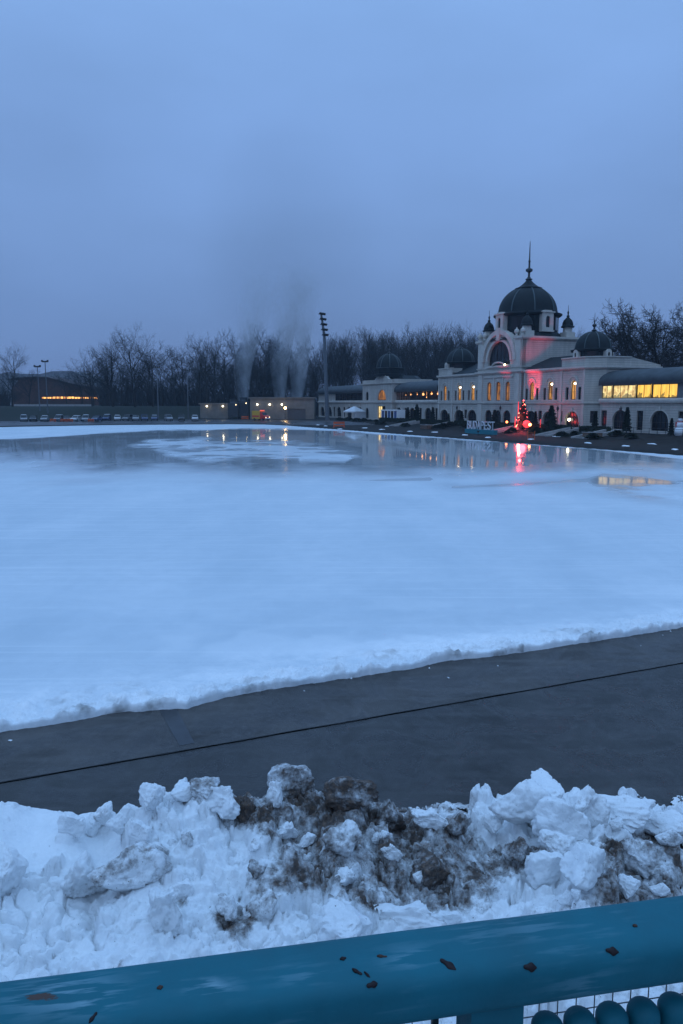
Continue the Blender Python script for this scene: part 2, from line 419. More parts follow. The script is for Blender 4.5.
# flat roof, base of drum
b = MB(); b.box(-BW+.05, BW-.05, YB+.1, 13.1, ZT-.35, ZT-.15); b.lathe([(8.2, ZT-.2), (7.4, 19.3), (7.0, 19.6)], 8, (0, 6.6, 0), R(22.5)); b.build('roof', M['roof'], HALL)
DC = (0, 6.3, 0)
def zm(z): return float(np.interp(z, [0, 19.2, 24.75, 30.45, 32.7, 34.9, 40.4], [0, 19.2, 23.6, 29.0, 30.9, 32.8, 38.9]))
def zp(pr, k=.96): return [(r*k, zm(z)) for r, z in pr]
b = MB(); b.lathe(zp([(6.9, 19.2), (6.9, 20.0), (6.6, 20.1), (6.6, 24.2)], .98), 8, DC, R(22.5)); drum = b.build('dome_drum', M['copper'], HALL)
for k in range(4):
    a = R(45+90*k)
    for q in (-1.45, 0, 1.45):
        wv = MB(); wv.box(-.55, .55, -.05, .06, 20.2, 22.9)
        wv.build('drum_window', M['pane_dark'], drum, loc=(DC[0]+6.12*math.cos(a)-q*math.sin(a), DC[1]+6.12*math.sin(a)+q*math.cos(a), 0), rz=a-R(90))
for k in range(4):
    a = R(90*k); lb = MB()
    lb.wall([(-1.35, 0), (1.35, 0), (1.35, 3.9), (.8, 4.35), (-.8, 4.35), (-1.35, 3.9)], [arch(0, 1.0, .9, 3.2, 10)], lambda a_, d_, z: Vector((a_, d_, z)), .4, 1.6)
    lb.box(-1.6, 1.6, -.2, 1.0, 3.85, 4.1); lb.box(-1.5, 1.5, -.15, 1.0, 0, .35)
    lo = lb.build('dormer', TR, HALL, loc=(DC[0]+7.15*math.cos(a), DC[1]+7.15*math.sin(a), 19.6), rz=a+R(90))
    pn = MB(); pn.box(-.55, .55, .25, .3, .85, 3.25); pn.build('pane', M['pane_dark'], lo)
b = MB(); pr = [(7.1, 24.1), (7.5, 24.5), (7.5, 24.75), (6.6, 25.05)]
th = [R(5*i) for i in range(1, 14)]
pr += [(6.42*math.cos(t), 25.05+6.0*math.sin(t)) for t in th]
b.lathe(zp(pr+[(2.6, 30.5)]), 48, DC); dome = b.build('dome', M['copper'], HALL, angle=35)
for k in range(8):
    a = R(45*k+22.5); r_ = MB(); r_.tube([(DC[0]+6.21*math.cos(t)*math.cos(a), DC[1]+6.21*math.cos(t)*math.sin(a), zm(25.05+6.05*math.sin(t))) for t in [0]+th], .13, 4); r_.build('rib', M['rib'], dome)
b = MB(); b.lathe(zp([(2.5, 30.2), (3.0, 30.45), (3.0, 30.7), (2.2, 31.0), (1.6, 31.5), (.9, 32.2), (.55, 32.7)]), 16, DC); b.build('dome_cap', M['copper'], dome, angle=40)
b = MB(); b.lathe(zp([(.45, 32.6), (.8, 32.9), (.45, 33.2), (.25, 33.6), (.25, 34.5), (.75, 34.9), (.75, 35.2), (.22, 35.5), (.2, 36.6), (.3, 36.7), (.16, 36.9), (.12, 38.5), (.06, 40.4)], 1), 10, DC); b.build('finial', M['iron'], dome)
# corner turrets
for sx in (-1, 1):
    for y in (1.2, 11.4):
        c = (7.0*sx, y, 0)
        t_ = MB(); t_.box(c[0]-1.1, c[0]+1.1, y-1.1, y+1.1, ZT-.1, 19.6); t_.lathe([(1.0, 19.6), (.95, 20.6)], 8, c, R(22.5)); tt = t_.build('turret', TR, HALL)
        t_ = MB(); t_.lathe([(1.35, 20.6), (1.4, 20.8), (1.15, 21.0), (1.1, 21.5), (.85, 22.1), (.45, 22.5), (.25, 22.7), (.35, 22.95), (.12, 23.2), (.2, 23.7), (.05, 24.0), (.03, 25.2)], 12, c); t_.build('turret_cap', M['copper'], tt, angle=40)
# sculpted urns on the gable shoulders
for x in (-5.9, 5.9, -8.0, 8.0):
    b = MB(); b.lathe([(.35, ZT+.2), (.45, ZT+.4), (.2, ZT+.6), (.55, ZT+1.1), (.5, ZT+1.5), (.15, ZT+1.8), (.05, ZT+2.1)], 10, (x, YB+.2, 0)); b.build('urn', TR, HALL, angle=40)

# ---- gallery wings
def wing(s0, s1, arches, doors, groups, y0=1.5, solid=None, depth=11.0):
    W = s1-s0; holes = []
    for a in arches:
        holes.append(arch(a-s0, 3.8, .05, 3.75)); window('wgate', 'pane_dark', (a, y0+.28, .05), 0, 'arch', 3.8, 3.7, 'door', bars=(3, 2))
        b = MB(); b.tube([Vector((a+2.05*math.cos(t), y0-.04, 1.85+2.05*math.sin(t))) for t in [math.pi*i/14 for i in range(15)]], .13, 4); b.box(a-.2, a+.2, y0-.2, y0+.03, 3.75, 4.5); b.build('arch_surround', TR, HALL)
    for a in doors:
        if a-.75 < s0: continue
        holes.append(rect(a-s0, 1.45, .05, 3.7)); window('wdoor', 'pane_dark', (a, y0+.28, .05), 0, 'rect', 1.45, 3.65, 'door', bars=(1, 3))
    fn = lambda a, d, z: Vector((s0+a, y0+d, z))
    b = MB(); b.wall([(0, 0), (W, 0), (W, 5.0), (0, 5.0)], holes, fn, .3); b.build('wall', PL, HALL)
    b = MB()
    for a in sorted(arches+doors)[:-1]:
        m_ = a+2.6 if a in arches else a+1.35
    b.box(s0+.01, s1-.01, y0-.13, y0+.05, 0, .5); b.build('plinth', TR, HALL)
    b = MB(); b.add(*extr([(y0-.35, 5.0), (y0-.45, 5.25), (y0-.45, 5.55), (y0-.2, 5.78), (y0+.5, 5.78), (y0+.5, 5.0)], s0+.005, s1-.005)); b.build('string_course', TR, HALL)
    # roof: steep curved front, flat top
    prof = [(y0-.55, 8.15), (y0-.6, 8.75)]+[(y0-.6+5.6*(1-math.cos(t)), 8.75+2.15*math.sin(t)) for t in [R(9*i) for i in range(1, 11)]]+[(y0+depth, 10.6), (y0+depth, 8.1)]
    b = MB(); b.add(*extr(prof, s0+.01, s1-.01)); b.build('roof', M['wing_roof'], HALL, angle=25)
    b = MB(); b.box(s0+.02, s1-.02, y0-.62, y0-.5, 8.05, 8.6); b.build('fascia', M['fascia'], HALL)
    b = MB(); b.box(s0+.02, s1-.02, y0+4.5, y0+4.7, 5.3, 8.1); b.box(s0+.02, s1-.02, y0+.3, y0+4.5, 5.3, 5.5); b.box(s0+.02, s1-.02, y0+.2, y0+4.5, 7.95, 8.12); b.build('gallery_interior', M['wood_dark'], HALL)
    for g0, g1, n, pane in groups:
        if pane == 'solid':
            b = MB(); b.box(g0, g1, y0-.02, y0+.3, 5.78, 8.1); b.build('wall', PL if solid is None else solid, HALL); continue
        n_ = n; w_ = g1-g0
        window('glz%d' % n, pane, ((g0+g1)/2, y0+.1, 5.79), 0, 'rect', round(w_, 2), 2.3, 'window', bars=(n-1, 0 if pane.startswith('lit') else 1), fw=.12)
def extr(prof, s0, s1):
    n = len(prof); vs = [(s0, y, z) for y, z in prof]+[(s1, y, z) for y, z in prof]
    fs = [(i, (i+1) % n, n+(i+1) % n, n+i) for i in range(n)]+[tuple(range(n)), tuple(range(n, 2*n))]
    return vs, fs
M['glass'] = bpy.data.materials.new('gallery_glass'); M['glass'].use_nodes = True
t = NT(M['glass']); tr = t.n('BsdfTransparent'); tr.inputs[0].default_value = (.72, .73, .75, 1); gl = t.n('BsdfGlossy'); gl.inputs['Roughness'].default_value = .05
fz = t.n('LayerWeight'); fz.inputs['Blend'].default_value = .5; mx = t.n('MixShader'); t.l(t.math('MULTIPLY', t.math('POWER', fz.outputs['Facing'], 3.0), .5), mx.inputs[0]); t.l(tr.outputs[0], mx.inputs[1]); t.l(gl.outputs[0], mx.inputs[2]); t.l(mx.outputs[0], t.out.inputs['Surface'])
_wy = 1.5
wing(29.53, 60.0, [34.8, 43.7, 52.6], [30.6, 39.3, 48.2, 57.0], [(29.75, 32.2, 2, 'lit_pale'), (32.5, 37.9, 3, 'lit_pale'), (38.2, 41.4, 2, 'lit_amber'), (41.7, 47.0, 3, 'lit_amber'), (47.1, 50.2, 1, 'solid'), (50.3, 59.8, 4, 'pane_dark')], solid=M['grey_panel'])
gl_ = [(-53.8+3.0*i+.02, -53.8+3.0*i+2.96, 2, 'glass') for i in range(8)]
wing(-54.0, -29.53, [-34.8, -43.7, -52.0], [-30.6, -39.3, -48.0], gl_)
gr_ = [(-100.8+3.2*i+.02, -100.8+3.2*i+3.16, 2, 'pane_dark') for i in range(8)]
wing(-117.0, -74.6, [-79.5, -88.4, -97.3, -106, -113], [-83.9, -92.8, -101.8], gr_+[(-116.95, -100.9, 1, 'solid')])
for s, z, r in ((-31.5, 7.2, .24), (-34, 7.35, .17), (-37.3, 7.4, .2), (-42, 7.3, .26), (-45.5, 7.3, .14), (-49, 7.3, .2), (-31.0, 6.4, .16), (-40, 6.5, .12), (-52, 7.2, .15)):
    b = MB(); b.sphere((s, _wy+2.2, z), r*1.25, 8, 6); b.tube([(s, _wy+2.2, z+r), (s, _wy+2.2, 7.95)], .02, 4); b.build('pendant_lamp', M['pendant'], HALL)
for s, z in ((-17.0+.2, 8.6), (-11.1+.2, 8.6), (17.0+.3, 8.6), (23.8+.3, 8.55)):
    b = MB(); b.sphere((s, .12, z), .2, 8, 6); b.tube([(s, .12, z), (s, .33, z+.25)], .03, 4); b.build('globe_lamp', M['bulb_white'], HALL)  # interior lights seen through the windows, built as globes before the panes
b = MB(); b.sphere((22.9, .05, 1.9), .26, 8, 6); b.tube([(22.9, .05, 1.9), (22.9, .3, 2.2)], .03, 4); b.build('globe_lamp', M['bulb_white'], HALL)  # light inside the right arch, likewise set in front of its pane
# wing end wall
b = MB(); b.box(-117.2, -117.0, 1.5, 12.5, 0, 8.1); b.box(59.98, 60.2, 1.5, 12.5, 0, 8.1); b.build('wall', PL, HALL)

# ---- far pavilion with its own gable and dome
yb = .2; ga = -60.8
hs = [arch(ga, 5.6, 5.8, 8.8, 18), rect(ga, 5.2, .06, 4.1), arch(-71.2, 1.9, 5.8, 8.4), arch(-71.2, 2.2, .05, 3.6)]
b = MB(); b.wall([(-74.6, 0), (-54.0, 0), (-54.0, 10.6), (-74.6, 10.6)], hs, front(yb), .3); b.build('wall', PL, HALL)
window('fp', 'lit_dim', (ga, yb+.25, 5.8), 0, 'arch', 5.6, 3.0, bars=(3, 1))
window('fps', 'pane_dark', (-71.2, yb+.25, 5.8), 0, 'arch', 1.9, 2.6)
window('fpa', 'pane_dark', (-71.2, yb+.25, .05), 0, 'arch', 2.2, 3.55, 'door')
window('fpd', 'lit_pale', (ga-1.3, yb+.25, .06), 0, 'rect', 2.6, 4.04, 'door', bars=(1, 1))
window('fpe', 'pane_dark', (ga+1.3, yb+.25, .06), 0, 'rect', 2.6, 4.04, 'door', bars=(1, 1))
for P0, P1 in (((-54.0, yb), (-54.0, 14)), ((-74.6, 14), (-74.6, yb))):
    b = MB(); L = 14-yb; b.wall([(0, 0), (L, 0), (L, 10.6), (0, 10.6)], [], plane(P0, P1)); b.build('wall', PL, HALL)
pth = [(-74.6, 14), (-74.6, yb), (-54.0, yb), (-54.0, 14)]
moulding(pth[1:3], 0, .5, .14, 'plinth'); moulding(pth, 4.9, 5.5, .3, 'string_course'); moulding(pth, 10.3, 10.8, .5, 'cornice')
b = MB()   # curved gable
pl = [(ga-6.6, 10.803), (ga+6.6, 10.803), (ga+6.6, 11.6), (ga+4.6, 11.7), (ga+3.2, 12.5)]+[(ga+2.6*math.cos(t), 12.4+.9*math.sin(t)) for t in [math.pi*i/10 for i in range(11)]]+[(ga-3.2, 12.5), (ga-4.6, 11.7), (ga-6.6, 11.6)]
b.prism(pl, lambda a, d, z: Vector((a, d, z)), yb-.1, yb+.6); b.build('gable', PL, HALL)
b = MB(); b.box(-74.6, -67.5, yb-.05, yb+.4, 10.803, 11.7); b.box(-54.45, -54.0, yb+.6, 13, 10.803, 11.7); b.build('parapet', PL, HALL)
b = MB(); b.box(-74.4, -54.2, yb+.7, 13.9, 10.5, 10.9); b.lathe([(7.2, 10.9), (4.9, 12.6), (4.6, 12.8)], 8, (ga-.8, 7, 0), R(22.5)); b.build('roof', M['roof'], HALL)
c = (ga-.8, 2.9, 0)
d = MB(); d.lathe([(4.5, 12.6), (4.5, 13.2), (4.2, 13.3), (4.2, 14.8)], 8, c, R(22.5)); d.build('dome_drum', M['copper'], HALL)
d = MB(); d.lathe([(4.2, 14.6), (4.4, 14.9), (3.7, 15.1)]+[(3.6*math.cos(t_), 15.1+4.0*math.sin(t_)) for t_ in [R(8*i) for i in range(1, 11)]]+[(.6, 19.15), (.3, 19.4)], 32, c); dm = d.build('dome', M['copper'], HALL, angle=35)
r_ = MB()
for k in range(8):
    a = R(45*k+22.5); r_.tube([(c[0]+3.64*math.cos(t_)*math.cos(a), c[1]+3.64*math.cos(t_)*math.sin(a), 15.1+4.03*math.sin(t_)) for t_ in [R(8*i) for i in range(0, 11)]], .1, 4)
r_.build('dome_rib', M['rib'], dm)
f = MB(); f.lathe([(.4, 19.2), (.6, 19.4), (.2, 19.6), (.2, 20), (.4, 20.2), (.1, 20.5), (.05, 21.6)], 8, c); f.build('finial', M['iron'], dm)
# ------------------------------------------------------------------ numpy noise
def vnoise(x, y, seed=0):
    xi = np.floor(x).astype(np.int64); yi = np.floor(y).astype(np.int64); xf = x-xi; yf = y-yi
    u = xf*xf*(3-2*xf); v = yf*yf*(3-2*yf)
    def h(a, b):
        n = (a*374761393+b*668265263+seed*1442695041) & 0xffffffff
        n = ((n ^ (n >> 13))*1274126177) & 0xffffffff
        return ((n ^ (n >> 16)) & 0xffff)/65535.0
    a = h(xi, yi); b = h(xi+1, yi); c = h(xi, yi+1); d = h(xi+1, yi+1)
    return a+(b-a)*u+(c-a)*v+(a-b-c+d)*u*v
def fbm(x, y, o=4, seed=0, g=.5):
    s = 0; a = 1; t = 0
    for i in range(o): s = s+a*vnoise(x, y, seed+i*17); t += a; a *= g; x = x*2.03+11.3; y = y*2.03-7.1
    return s/t
def sstep(a, b, x): t = np.clip((x-a)/(b-a), 0, 1); return t*t*(3-2*t)
def grid_obj(name, X, Y, Z, m, attrs=None, smooth=True, mask=None):
    r, c = X.shape; me = bpy.data.meshes.new(name)
    co = np.stack([X, Y, Z], -1).reshape(-1, 3).astype(np.float32)
    idx = np.arange(r*c).reshape(r, c)
    q = np.stack([idx[:-1, :-1], idx[:-1, 1:], idx[1:, 1:], idx[1:, :-1]], -1).reshape(-1, 4)
    if mask is not None: q = q[mask.reshape(-1)]
    me.vertices.add(len(co)); me.vertices.foreach_set('co', co.ravel())
    me.loops.add(q.size); me.loops.foreach_set('vertex_index', q.ravel().astype(np.int32))
    me.polygons.add(len(q)); me.polygons.foreach_set('loop_start', np.arange(0, q.size, 4, dtype=np.int32)); me.polygons.foreach_set('loop_total', np.full(len(q), 4, np.int32))
    me.polygons.foreach_set('use_smooth', np.full(len(q), smooth)); me.update(calc_edges=True); me.validate()
    for k, v in (attrs or {}).items():
        a = me.attributes.new(k, 'FLOAT', 'POINT'); a.data.foreach_set('value', v.reshape(-1).astype(np.float32))
    me.materials.append(m); o = bpy.data.objects.new(name, me); col.objects.link(o); return o
def to_px(X, Y, Z):
    dz = Z-CH; dep = Y*CP-dz*SP; up = Y*SP+dz*CP
    return 341.5+F*X/dep, 512-F*up/dep

# ------------------------------------------------------------------ ground, terrain
FARP = [(-400, 150), (-150, 180), (-85, 189.5), (-65, 206), (-32, 215), (-22, 212), (-10.5, 196)]
def far_edge(X): return np.interp(X, [p[0] for p in FARP], [p[1] for p in FARP])
def terr(X, Y):
    s = (X-HO.x)*HX.x+(Y-HO.y)*HX.y; yl = (X-HO.x)*HY.x+(Y-HO.y)*HY.y
    dB = yl-(-24.2-(73-np.minimum(s, 73))*.055); dF = Y-far_edge(X)
    zB = np.interp(dB, [0, .5, 3], [-.35, .12, .28])+.72*sstep(-11, -3.5, yl)
    plateau = 3.9*sstep(-20, -46, X)
    zF = np.interp(dF, [0, .5, 7], [-.35, .12, .85])+plateau*sstep(30, 66, dF)
    z = np.where(dB > 0, zB, -.4); z = np.where(dF > 0, np.maximum(z, zF), z)
    return z, dB, dF
def terr_z(x, y): return float(terr(np.array([float(x)]), np.array([float(y)]))[0][0])
xs = np.arange(-300, 150, 1.0); ys = np.concatenate([np.arange(70, 300, 1.0), np.arange(300, 430, 4.0)])
X, Y = np.meshgrid(xs, ys); Z, dB, dF = terr(X, Y)
M['bank'] = mat('bank_ground', (.014, .013, .012), .85, .2, var=.75, vscale=.7, bump=.4, bscale=2, coords='Object')
t = NT(M['bank']); at = t.n('Attribute'); at.attribute_name = 'pave'
old = t.b.inputs['Base Color'].links[0].from_socket
t.l(t.mixc(at.outputs['Fac'], old, (.030, .031, .033)), t.b.inputs['Base Color'])
rr = t.math('SUBTRACT', .85, t.math('MULTIPLY', at.outputs['Fac'], .72)); t.l(rr, t.b.inputs['Roughness'])
at2 = t.n('Attribute'); at2.attribute_name = 'grass'
t.l(t.mixc(at2.outputs['Fac'], t.b.inputs['Base Color'].links[0].from_socket, (.012, .016, .010)), t.b.inputs['Base Color'])
pave = (sstep(0, 2, dF)*(1-sstep(22, 28, dF))*(.55+.45*fbm(X*.15, Y*.4, 3, 5)))*(dB < 20)
g = sstep(28, 34, dF)*sstep(-12, -30, X)
nz = 0.05*fbm(X*.7, Y*.7, 3, 9)
tg = grid_obj('bank_terrain', X, Y, Z+nz, M['bank'], {'pave': pave, 'grass': g}); tag(tg, kind='structure')
M['soil'] = mat('park_ground', (.03, .034, .028), .95, .2, var=.4, vscale=.05)
b = MB(); b.add([(-3000, -600, -.6), (3000, -600, -.6), (3000, 4000, -.6), (-3000, 4000, -.6)], [(0, 1, 2, 3)]); tag(b.build('ground', M['soil']), kind='structure')

# ------------------------------------------------------------------ ice
NEAR = [(-200, 731), (0, 731), (75, 720), (120, 712.5), (165, 709), (188, 708), (194, 705), (225, 697), (341, 678), (421, 667), (441, 662), (531, 651), (581, 642), (683, 627), (860, 601)]
NP = [at_z(px, y, -.08) for px, y in NEAR]
NP = [Vector((NP[0].x-30, NP[0].y-12, 0))]+NP+[Vector((NP[-1].x+60, NP[-1].y+24, 0))]
nx = np.array([p.x for p in NP]); ny = np.array([p.y for p in NP])
def near_edge(X): return np.interp(X, nx, ny)+.22*(fbm(X*1.1, X*0+3, 4, 3)-.5)+.07*(fbm(X*7, X*0+1, 3, 4)-.5)
d = [0.0, 0.004, .02]+list(np.arange(.05, 2.2, .035)); 
while d[-1] < 215: d.append(d[-1]+max(.04, .0055*(d[-1]+13)))
d = np.array(d); A = np.linspace(-1.0, 1.0, 1400)
# fan grid: columns fan out from near the camera, rows start on the wavy near edge
Xe = A*17.0
for _ in range(8): Xe = A*(near_edge(Xe)+2)
Ye = near_edge(Xe)
Dm, _a = np.meshgrid(d, A, indexing='ij')
Yg = Ye[None, :]+Dm*(1+.0*_a); Xg = Xe[None, :]+_a*Dm
pxg, pyg = to_px(Xg, Yg, 0*Xg)
lip = np.exp(-(Dm/ .9)**2)
lump = fbm(Xg*3.2, Yg*3.2, 5, 21, .6)
Zg = .02*(fbm(Xg*.25, Yg*.25, 3, 2)-.5)*np.clip(1-Dm/70, 0, 1)+.006*(fbm(Xg*6, Yg*6, 2, 8)-.5)*np.clip(1-Dm/30, 0, 1)
lump2 = fbm(Xg*7, Yg*7, 4, 22, .6); rdg = 1-np.abs(2*fbm(Xg*2.2, Yg*2.2, 4, 23)-1)
Zg += lip*(.02+.30*np.clip(lump-.36, 0, 1)+.12*np.clip(lump2-.45, 0, 1))+.16*np.exp(-((Dm-.7)/.9)**2)*np.clip(lump-.45, 0, 1)+.10*np.exp(-(Dm/1.8)**2)*np.clip(rdg-.75, 0, 1)+.05*np.exp(-(Dm/2.2)**2)*np.clip(lump2-.5, 0, 1)
Zg += .05*np.exp(-(Dm/3.0)**2)*(fbm(Xg*1.6, Yg*1.6, 4, 31)-.5)
Zg[0, :] = -.12; Zg[1, :] = np.minimum(Zg[1, :], .0)*0+.35*Zg[2, :]-.02
I = np.interp
P = lambda L: I(pxg, [p[0] for p in L], [p[1] for p in L])
top = P([(0, 439), (50, 436.8), (100, 433), (150, 430.5), (200, 429.5), (260, 428.3), (300, 429), (340, 431), (430, 437.4), (500, 441.2), (560, 446.3), (620, 451.6), (683, 459)])
bot = P([(0, 468), (60, 473), (100, 476), (150, 474), (250, 478), (330, 476), (400, 481), (450, 483), (520, 480), (600, 474), (683, 470)])
st = fbm(Xg*.10, Yg*.045, 4, 40)-.5; st2 = fbm(Xg*.30, Yg*.14, 4, 50)-.5
st3 = fbm(Xg*.22, Yg*.36, 4, 55)-.5; wob = st*11+st2*8+st3*4
wet = sstep(-1.0, 1.3, pyg-top+wob*.14)*sstep(8, -20, pyg-bot+wob*1.35)*(.80+.20*sstep(-.16, .16, st2+.7*st3))
def patch(upper, lower, soft=1.4, k=.5):
    u = P(upper); l = P(lower)
    return sstep(-soft, soft, pyg-u+wob*k)*sstep(-soft, soft, l-pyg+wob*k)
w1 = .9*patch([(90, 470), (128, 447), (150, 438.5), (190, 437.5), (225, 441), (300, 443), (345, 450), (372, 460), (400, 470)], [(90, 430), (128, 447), (150, 449), (175, 456), (200, 460), (225, 461.5), (300, 460), (345, 459), (372, 455), (400, 440)], 4.6, .85)
w2 = patch([(285, 470), (300, 458), (345, 456), (365, 465)], [(285, 440), (300, 463), (345, 463), (365, 450)], 1.5, .5)
wet = wet*(1-np.clip(w1*(.18+.55*sstep(-.20, .14, st2+1.3*st3+.04))+.4*w2, 0, .86))
film = .34*sstep(-6, 4, pyg-bot)*sstep(28, 2, pyg-bot)*sstep(.42, .62, fbm(Xg*.09, Yg*.05, 4, 60))
film = film+.42*patch([(560, 520), (600, 476), (635, 474), (683, 474)], [(560, 460), (600, 485), (640, 496), (683, 498)], 9, 1.3)*sstep(-.2, .1, st2+st3)
pool = .8*patch([(440, 500), (452, 486), (520, 483), (683, 473)], [(440, 470), (452, 488.5), (520, 485.5), (683, 476)], 1.6, .3)*.6
pool2 = patch([(330, 500), (345, 480), (430, 477), (455, 490)], [(330, 470), (345, 482), (430, 481), (455, 470)], 1.2, .25)*.5
wet = .88*wet; wet = np.clip(np.maximum(np.maximum(wet, film), np.maximum(pool, pool2)), 0, 1)
m = bpy.data.materials.new('rink_ice'); m.use_nodes = True; M['ice'] = m; t = NT(m); b_ = t.b
tc = t.n('TexCoord'); at = t.n('Attribute'); at.attribute_name = 'wet'
n1 = t.n('TexNoise'); n1.inputs['Scale'].default_value = .22; n1.inputs['Detail'].default_value = 7; n1.inputs['Roughness'].default_value = .6
mp = t.n('Mapping'); mp.inputs['Scale'].default_value = (1, .45, 1); mp.inputs['Rotation'].default_value = (0, 0, R(22)); t.l(tc.outputs['Object'], mp.inputs[0]); t.l(mp.outputs[0], n1.inputs['Vector'])
c = t.ramp(n1.outputs['Fac'], [(.30, (.53, .60, .65)), (.5, (.61, .67, .715)), (.7, (.69, .735, .77))])
# skate scratches and sweeper tracks
mp2 = t.n('Mapping'); mp2.inputs['Scale'].default_value = (.05, 1.6, 1); mp2.inputs['Rotation'].default_value = (0, 0, R(-24)); t.l(tc.outputs['Object'], mp2.inputs[0])
n2 = t.n('TexNoise'); n2.inputs['Scale'].default_value = 1.0; n2.inputs['Detail'].default_value = 5; n2.inputs['Distortion'].default_value = .4; t.l(mp2.outputs[0], n2.inputs['Vector'])
tr_ = t.ramp(n2.outputs['Fac'], [(.44, 0.0), (.62, 1.0)])
c = t.mixc(t.math('MULTIPLY', tr_, .15), c, (.53, .59, .63))
nm = t.n('TexNoise'); nm.inputs['Scale'].default_value = 1.7; nm.inputs['Detail'].default_value = 9; nm.inputs['Roughness'].default_value = .68; t.l(tc.outputs['Object'], nm.inputs['Vector'])
c = t.mixc(t.math('MULTIPLY', t.ramp(nm.outputs['Fac'], [(.42, 0.0), (.70, 1.0)]), .34), c, (.50, .56, .60))
for rot_, sc2_, lo_, k_ in ((R(33), (.025, 3.2, 1), .60, .30), (R(-52), (.04, 4.0, 1), .62, .22)):
    mpl = t.n('Mapping'); mpl.inputs['Scale'].default_value = sc2_; mpl.inputs['Rotation'].default_value = (0, 0, rot_); t.l(tc.outputs['Object'], mpl.inputs[0]); nl = t.n('TexNoise'); nl.inputs['Scale'].default_value = 1; nl.inputs['Detail'].default_value = 3; t.l(mpl.outputs[0], nl.inputs['Vector'])
    c = t.mixc(t.math('MULTIPLY', t.ramp(nl.outputs['Fac'], [(lo_, 0.0), (lo_+.03, 1.0), (lo_+.06, .2)]), k_), c, (.86, .88, .89))
# long faint sweeper arcs
mp6 = t.n('Mapping'); mp6.inputs['Location'].default_value = (30, -160, 0); t.l(tc.outputs['Object'], mp6.inputs[0]); ln = t.n('VectorMath'); ln.operation = 'LENGTH'; t.l(mp6.outputs[0], ln.inputs[0])
nw = t.n('TexNoise'); nw.inputs['Scale'].default_value = .05; t.l(tc.outputs['Object'], nw.inputs['Vector'])
rr_ = t.math('ADD', t.math('MULTIPLY', ln.outputs['Value'], .22), t.math('MULTIPLY', nw.outputs['Fac'], 3.0)); fr1 = t.math('FRACT', rr_)
arc = t.math('MULTIPLY', t.ramp(fr1, [(.0, 1.0), (.07, .0), (.9, 0.0), (1.0, 1.0)]), t.ramp(nm.outputs['Fac'], [(.40, 0.0), (.62, .5)]))
c = t.mixc(t.math('MULTIPLY', arc, .42), c, (.84, .86, .87))
fr_ = t.n('Attribute'); fr_.attribute_name = 'fresh'; c = t.mixc(fr_.outputs['Fac'], c, (.86, .875, .885))
n3 = t.n('TexNoise'); n3.inputs['Scale'].default_value = 2.6; n3.inputs['Detail'].default_value = 8; t.l(tc.outputs['Object'], n3.inputs['Vector'])
dl = t.n('Attribute'); dl.attribute_name = 'dirt'
dm_ = t.math('MULTIPLY', dl.outputs['Fac'], t.ramp(n3.outputs['Fac'], [(.45, 0.0), (.66, 1.0)]))
c = t.mixc(t.math('MULTIPLY', dm_, .85), c, (.20, .19, .18))
c = t.mixc(at.outputs['Fac'], c, (.45, .49, .52)); t.l(c, b_.inputs['Base Color'])
wr = t.ramp(at.outputs['Fac'], [(0.0, .58), (.35, .30), (.75, .045), (1.0, .03)]); t.l(wr, b_.inputs['Roughness'])
sp_ = t.ramp(at.outputs['Fac'], [(0.0, .18), (.4, .5), (1.0, .5)]); t.l(sp_, b_.inputs['Specular IOR Level'])
bp = t.n('Bump'); bp.inputs['Distance'].default_value = .02; n4 = t.n('TexNoise'); n4.inputs['Scale'].default_value = 9; n4.inputs['Detail'].default_value = 8; t.l(tc.outputs['Object'], n4.inputs['Vector'])
t.l(n4.outputs['Fac'], bp.inputs['Height']); t.l(t.ramp(at.outputs['Fac'], [(0.0, .55), (.5, .02), (1.0, .0)]), bp.inputs['Strength'])
bp2 = t.n('Bump'); bp2.inputs['Distance'].default_value = .05; bp2.inputs['Strength'].default_value = .018; n5 = t.n('TexNoise'); n5.inputs['Scale'].default_value = .8; n5.inputs['Detail'].default_value = 2
mp5 = t.n('Mapping'); mp5.inputs['Scale'].default_value = (1, .3, 1); t.l(tc.outputs['Object'], mp5.inputs[0]); t.l(mp5.outputs[0], n5.inputs['Vector']); t.l(n5.outputs['Fac'], bp2.inputs['Height']); t.l(bp.outputs['Normal'], bp2.inputs['Normal'])
t.l(bp2.outputs['Normal'], b_.inputs['Normal'])
fresh = np.clip(.95*np.exp(-(Dm/1.9)**2)*(.35+1.3*(lump-.2))+.5*np.exp(-(Dm/6)**2)*sstep(.45, .7, fbm(Xg*.5, Yg*.5, 4, 79)), 0, 1)
edgedirt = np.exp(-(Dm/.45)**2)*sstep(.45, .7, fbm(Xg*.8, Yg*.8, 3, 77))+.5*np.exp(-((Dm-.9)/.5)**2)*sstep(.55, .75, fbm(Xg*.9, Yg*.9, 3, 78))
tag(grid_obj('ice', Xg, Yg, Zg, m, {'wet': wet, 'dirt': edgedirt, 'fresh': fresh}), kind='structure')

